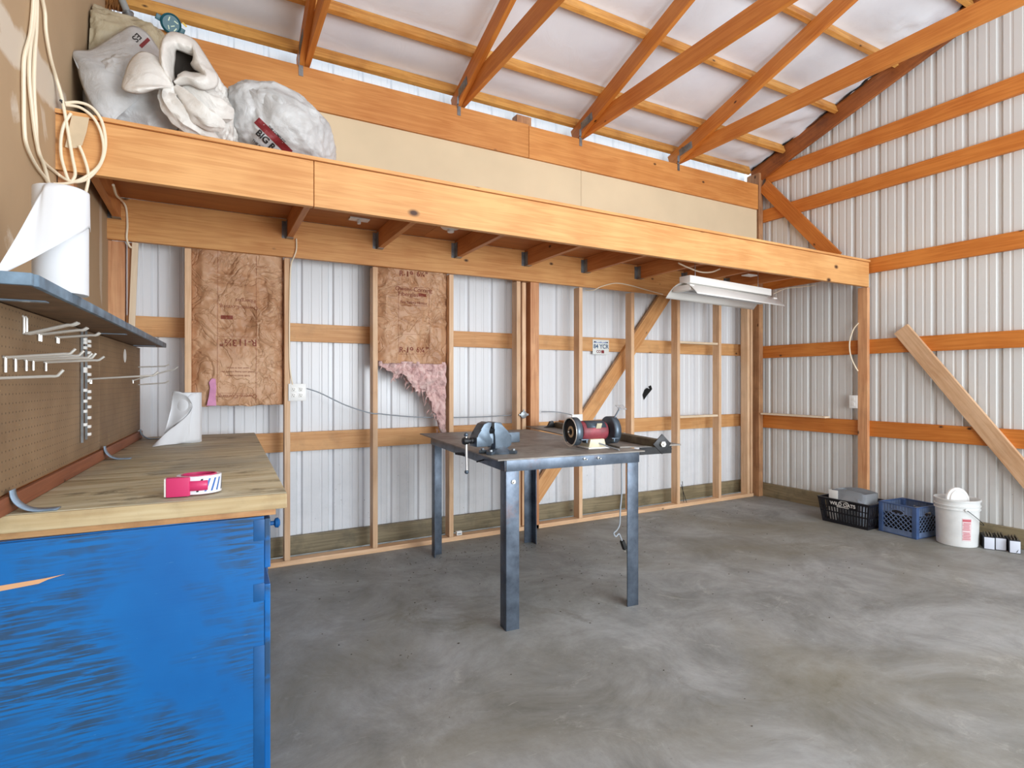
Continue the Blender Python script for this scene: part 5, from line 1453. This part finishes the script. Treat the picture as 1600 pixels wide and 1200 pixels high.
def ring(name, mat, parent, outer, inner, bulge, k=6, amp=.012):
    A, B = curve(outer, k), curve(inner, k)
    n = V((-.15, -.95, -.28)).normalized(); N = len(A)
    def f(u, v):
        i = int(round(u*(N-1))); j = int(round(u*(len(B)-1)))
        return A[i].lerp(B[j], v) + n*(bulge*math.sin(PI*v) + amp*fbm((u*12, v*3, 2))*math.sin(PI*v))
    return MB().grid(f, N, 14).build(name, mat, parent, thick=.003)
def lobe(mb, pts, rs, flat=.55, k=6, seed=0):
    P_ = curve(pts, k); N = len(P_); n = V((-.15, -.95, -.28)).normalized()
    R = []
    for i in range(N):
        t_ = i/(N-1)*(len(rs)-1); j = min(int(t_), len(rs)-2); R.append(rs[j]*(1-(t_-j)) + rs[j+1]*(t_-j))
    M_ = 20; rings = []
    for i in range(N):
        d_ = (P_[min(i+1, N-1)]-P_[max(i-1, 0)]).normalized(); a_ = d_.cross(n).normalized(); b_ = a_.cross(d_)
        rings.append([mb.bm.verts.new(P_[i] + (a_*math.cos(2*PI*j/M_) + b_*flat*math.sin(2*PI*j/M_))*R[i]*(1+.16*math.sin(5*2*PI*j/M_+seed) + .25*fbm((i*.25, j*.4, seed)))) for j in range(M_)])
    for i in range(N-1):
        for j in range(M_): mb.bm.faces.new((rings[i][j], rings[i][(j+1) % M_], rings[i+1][(j+1) % M_], rings[i+1][j]))
    mb.bm.faces.new(rings[0][::-1]); mb.bm.faces.new(rings[-1])
    return mb
GB = 'plastic bags heaped on the loft'
# translucent tan bag at the back, against the partition
c = on_y(178, 112, 3.80)
b0 = thing('plastic_bag', 'translucent tan plastic bag at the back of the heap by the left partition', 'bag', (c.x, c.y, DZ), GB)
body0 = bagbody('bag_body', M['bagbrown'], c + V((.05, 0, -.16)), (.25, .26, .44), 3.7, b0, .07, .03, .6)
# big grey bag with print near its top
def shp(q):
    q = q.copy(); return q
c = on_y(212, 158, 3.40)
b1 = thing('plastic_bag', 'large grey plastic bag with dark lettering near its top, left front of the heap', 'bag', (c.x, c.y, DZ), GB)
body = bagbody('bag_body', M['bag'], c + V((.035, .03, -.075)), (.245, .28, .245), 12.2, b1, .09, .026, .72)
fan('flat_top', M['bag'], b1, on_y(225, 150, 3.17), outline([(172, 196, -.02), (146, 168, .0), (128, 132, .06), (121, 106, .10), (112, 80, .16), (140, 78, .22), (163, 66, .30), (185, 52, .36), (206, 40, .40), (228, 50, .38), (246, 74, .34), (258, 100, .26)], 3.12), .012, 2.2, .075, 22)
fan('folded_flap', M['bag'], b1, on_y(182, 190, 3.12), outline([(112, 80, .16), (120, 104, .1), (132, 128, .06), (142, 150, .03), (160, 166, 0), (172, 178, -.01), (178, 198, -.01)], 3.12), .010, 2.5, .02, 14)
tb = bvh_of(body)
fn = V((.15, .95, .28)).normalized()
ft = [o for o in bpy.data.objects if o.parent == b1 and o.name.startswith('flat_top')][0]
tb2 = bvh_all([ft, body, body0])
pA, pB = on_y(200, 52, 3.2), on_y(224, 62, 3.2)
tdx = (pB-pA).normalized(); tdn = V((-.15, -.95, -.28)).normalized(); tdx = (tdx - tdn*tdx.dot(tdn)).normalized(); tdy = tdn.cross(tdx)
fn = (on_y(216, 60, 3.1)-EYE).normalized()
def onbag(s, px_, py_, size, rot, mat, parent, tree, sub=1, bold=.001):
    o = on_y(px_, py_, 2.9); m_ = frame(o, tdx, tdy, tdn) @ Matrix.Rotation(rot, 4, 'Z')
    e = (o-EYE).normalized()
    return text('printing', s, size, M[mat], parent, m_, bvh=tree, dirn=fn, off=.006, sub=sub, bold=bold)
onbag('ES', 213, 58, .042, -2.1, 'inkblack', b1, tb2, bold=.0008)
m = MB(); o = on_y(228, 68, 2.9); mm = frame(o, tdx, tdy, tdn) @ Matrix.Rotation(-2.1, 4, 'Z')
for i in range(6):
    a_, b_ = -.03+.01*i, -.02+.01*i; m.poly([mm @ V((a_, -.008, 0)), mm @ V((b_, -.008, 0)), mm @ V((b_, .008, 0)), mm @ V((a_, .008, 0))])
me = bpy.data.meshes.new('printed_bar'); m.bm.to_mesh(me); m.bm.free(); lay('printed_bar', me, M['inkred'], b1, tb2, fn, .006, 1)

# white bag tied with ears
c = on_y(322, 190, 3.34)
b2 = thing('plastic_bag', 'white plastic bag tied in loose ears with a dark opening, in mid heap', 'bag', (c.x, c.y, DZ), GB)
bagbody('bag_body', M['bagwhite'], c + V((.0, .06, -.04)), (.17, .26, .25), 27.4, b2, .14, .05, .8)
K = on_y(272, 136, 3.04)
fan('left_ear', M['bagwhite'], b2, K, outline([(268, 118, .0), (258, 100, .02), (243, 87, .04), (222, 80, .06), (206, 93, .04), (195, 115, .0), (190, 135, -.04), (200, 144, -.06), (222, 147, -.06), (246, 139, -.04), (266, 144, -.02)], 3.06), .014, 3.0, .06, 20)
ring('top_loop', M['bagwhite'], b2,
     outline([(273, 134), (256, 116), (249, 92), (252, 66, .05), (264, 51, .10), (282, 52, .12), (303, 62, .12), (318, 82, .08), (334, 108, .03), (341, 120), (338, 136, -.02), (318, 141, -.03), (296, 133, -.02), (277, 136)], 3.06),
     outline([(274, 128, .05), (272, 110, .05), (274, 92, .06), (275, 79, .06), (282, 80, .07), (292, 84, .07), (304, 89, .07), (301, 95, .06), (298, 100, .06), (303, 108, .05), (312, 113, .04), (300, 113, .04), (286, 112, .04), (276, 128, .04)], 3.06), .065)
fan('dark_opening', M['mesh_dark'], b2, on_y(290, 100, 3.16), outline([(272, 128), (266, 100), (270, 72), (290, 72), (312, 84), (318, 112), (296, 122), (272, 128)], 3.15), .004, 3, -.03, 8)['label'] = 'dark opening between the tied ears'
m = MB(); lobe(m, outline([(272, 137), (262, 146), (266, 162, -.02), (286, 186, -.02), (312, 204), (338, 222, .04)], 3.04), [.018, .034, .042, .045, .040, .022], .6, seed=1); m.build('lower_ear', M['bagwhite'], b2)
m = MB(); lobe(m, outline([(274, 136), (287, 150, -.02), (306, 172, -.05), (328, 188, -.05), (350, 197, -.03)], 3.04), [.016, .032, .046, .044, .018], .6, seed=2); m.build('lower_ear', M['bagwhite'], b2)
m = MB(); lobe(m, outline([(282, 116), (298, 136, -.01), (320, 158, 0), (346, 172, .02), (362, 178, .06)], 3.08), [.018, .044, .056, .052, .03], .5, seed=3); m.build('lower_ear', M['bagwhite'], b2)

# grey bag with the store print at the right
c = on_y(436, 205, 3.42)
b3 = thing('plastic_bag', 'grey plastic bag with a red and black store print at the right of the heap', 'bag', (c.x, c.y, DZ), GB)
def slope(q):
    q = q.copy(); q.z -= .30*max(0, q.x+.05); return q
body3 = bagbody('bag_body', M['bag'], c + V((.0, .0, -.01)), (.29, .30, .225), 41.9, b3, .10, .022, .78, slope)
m = MB(); lobe(m, outline([(372, 132, .1), (398, 150, .0), (418, 152, -.02), (436, 160, -.04), (442, 178, -.04)], 3.16), [.02, .03, .036, .034, .012], .5, seed=5); m.build('loose_corner', M['bag'], b3)
tb3 = bvh_of(body3)
pA, pB = on_y(393, 204, 3.1), on_y(430, 240, 3.1)
tdx = (pB-pA).normalized(); tdx = (tdx - tdn*tdx.dot(tdn)).normalized(); tdy = tdn.cross(tdx)
e_ = V((.06, .95, .36)).normalized(); fn = V((on_y(425, 215, 3.1)-EYE)).normalized()
def quad(px_, py_, w_, h_, mat, tree, name='printed_bar'):
    o = on_y(px_, py_, 2.9); mm = frame(o, tdx, tdy, tdn); m = MB()
    n_ = 14
    for i in range(n_):
        a_, b_ = -w_/2 + w_*i/n_, -w_/2 + w_*(i+1)/n_
        m.poly([mm @ V((a_, -h_/2, 0)), mm @ V((b_, -h_/2, 0)), mm @ V((b_, h_/2, 0)), mm @ V((a_, h_/2, 0))])
    me = bpy.data.meshes.new(name); m.bm.to_mesh(me); m.bm.free(); return lay(name, me, M[mat], b3, tree, fn, .003, 1)
quad(428, 214, .215, .038, 'inkred', tb3)
onbag('BIG', 409, 214, .046, 0, 'inkblack', b3, tb3, 2, .0012); onbag('R', 425, 231, .046, 0, 'inkblack', b3, tb3, 2, .0012)
onbag('THE COMPLETE', 433.5, 209.5, .0150, 0, 'inkblack', b3, tb3, 1, .0002)
onbag('THE R', 398, 225, .018, 0, 'inkblack', b3, tb3, 1, .0003)
# ------------------------------------------------------------------ grit swept on the floor
random.seed(9); m = MB()
def grit(cx_, cy_, n, sx, sy):
    for _ in range(n):
        p = V((random.gauss(cx_, sx), random.gauss(cy_, sy), .0))
        if p.y > 4.12 or p.x > 5.4 or p.x < .3: continue
        r_ = random.uniform(.0012, .0045)
        bmesh.ops.create_icosphere(m.bm, subdivisions=1, radius=r_, matrix=Matrix.Translation((p.x, p.y, r_*.45)) @ Matrix.Diagonal((random.uniform(.8, 1.8), random.uniform(.7, 1.4), .6, 1)))
grit(1.95, 3.75, 150, .35, .18); grit(2.3, 3.1, 70, .3, .25); grit(1.0, 3.9, 60, .4, .15); grit(3, 2.6, 60, 1.0, .6); grit(4.2, 3.8, 40, .6, .2); grit(.8, 3.2, 40, .2, .5)
M['grit'] = plain('floor_grit', (120, 112, 100), .9, var=.5)
g = m.build('floor_grit', M['grit'], loc=(2, 3.5, 0)); g['kind'] = 'stuff'; tag(g, 'scattered grit and crumbs on the concrete under and around the work table', 'grit')

# ------------------------------------------------------------------ light: daylight through the open front, plus an added fill lamp
w = bpy.data.worlds.new('daylight'); SC.world = w; w.use_nodes = True
bg = w.node_tree.nodes['Background']; bg.inputs[0].default_value = (.84, .93, 1.0, 1); bg.inputs[1].default_value = 2.0
def area(name, loc, aim, sx, sy, power, col):
    l = bpy.data.lights.new(name, 'AREA'); l.shape = 'RECTANGLE'; l.size = sx; l.size_y = sy; l.energy = power; l.color = col
    o = bpy.data.objects.new(name, l); COL.objects.link(o); o.location = loc
    o.rotation_euler = (V(aim)-V(loc)).to_track_quat('-Z', 'Y').to_euler(); return o
area('door_daylight', (4.0, -3.3, 1.7), (2.2, 3.5, 1.3), 3.0, 2.4, 210, (.88, .95, 1.0))
area('ceiling_fill', (2.0, -1.6, 1.4), (2.4, 1.4, 4.6), 1.6, 1.6, 130, (.97, .99, 1.0))  # added fill lamp behind the camera, aimed up to brighten the ceiling film
SC.view_settings.view_transform = 'Standard'; SC.view_settings.look = 'None'; SC.view_settings.gamma = 1; SC.view_settings.use_curve_mapping = False
SC.view_settings.exposure = -0.06
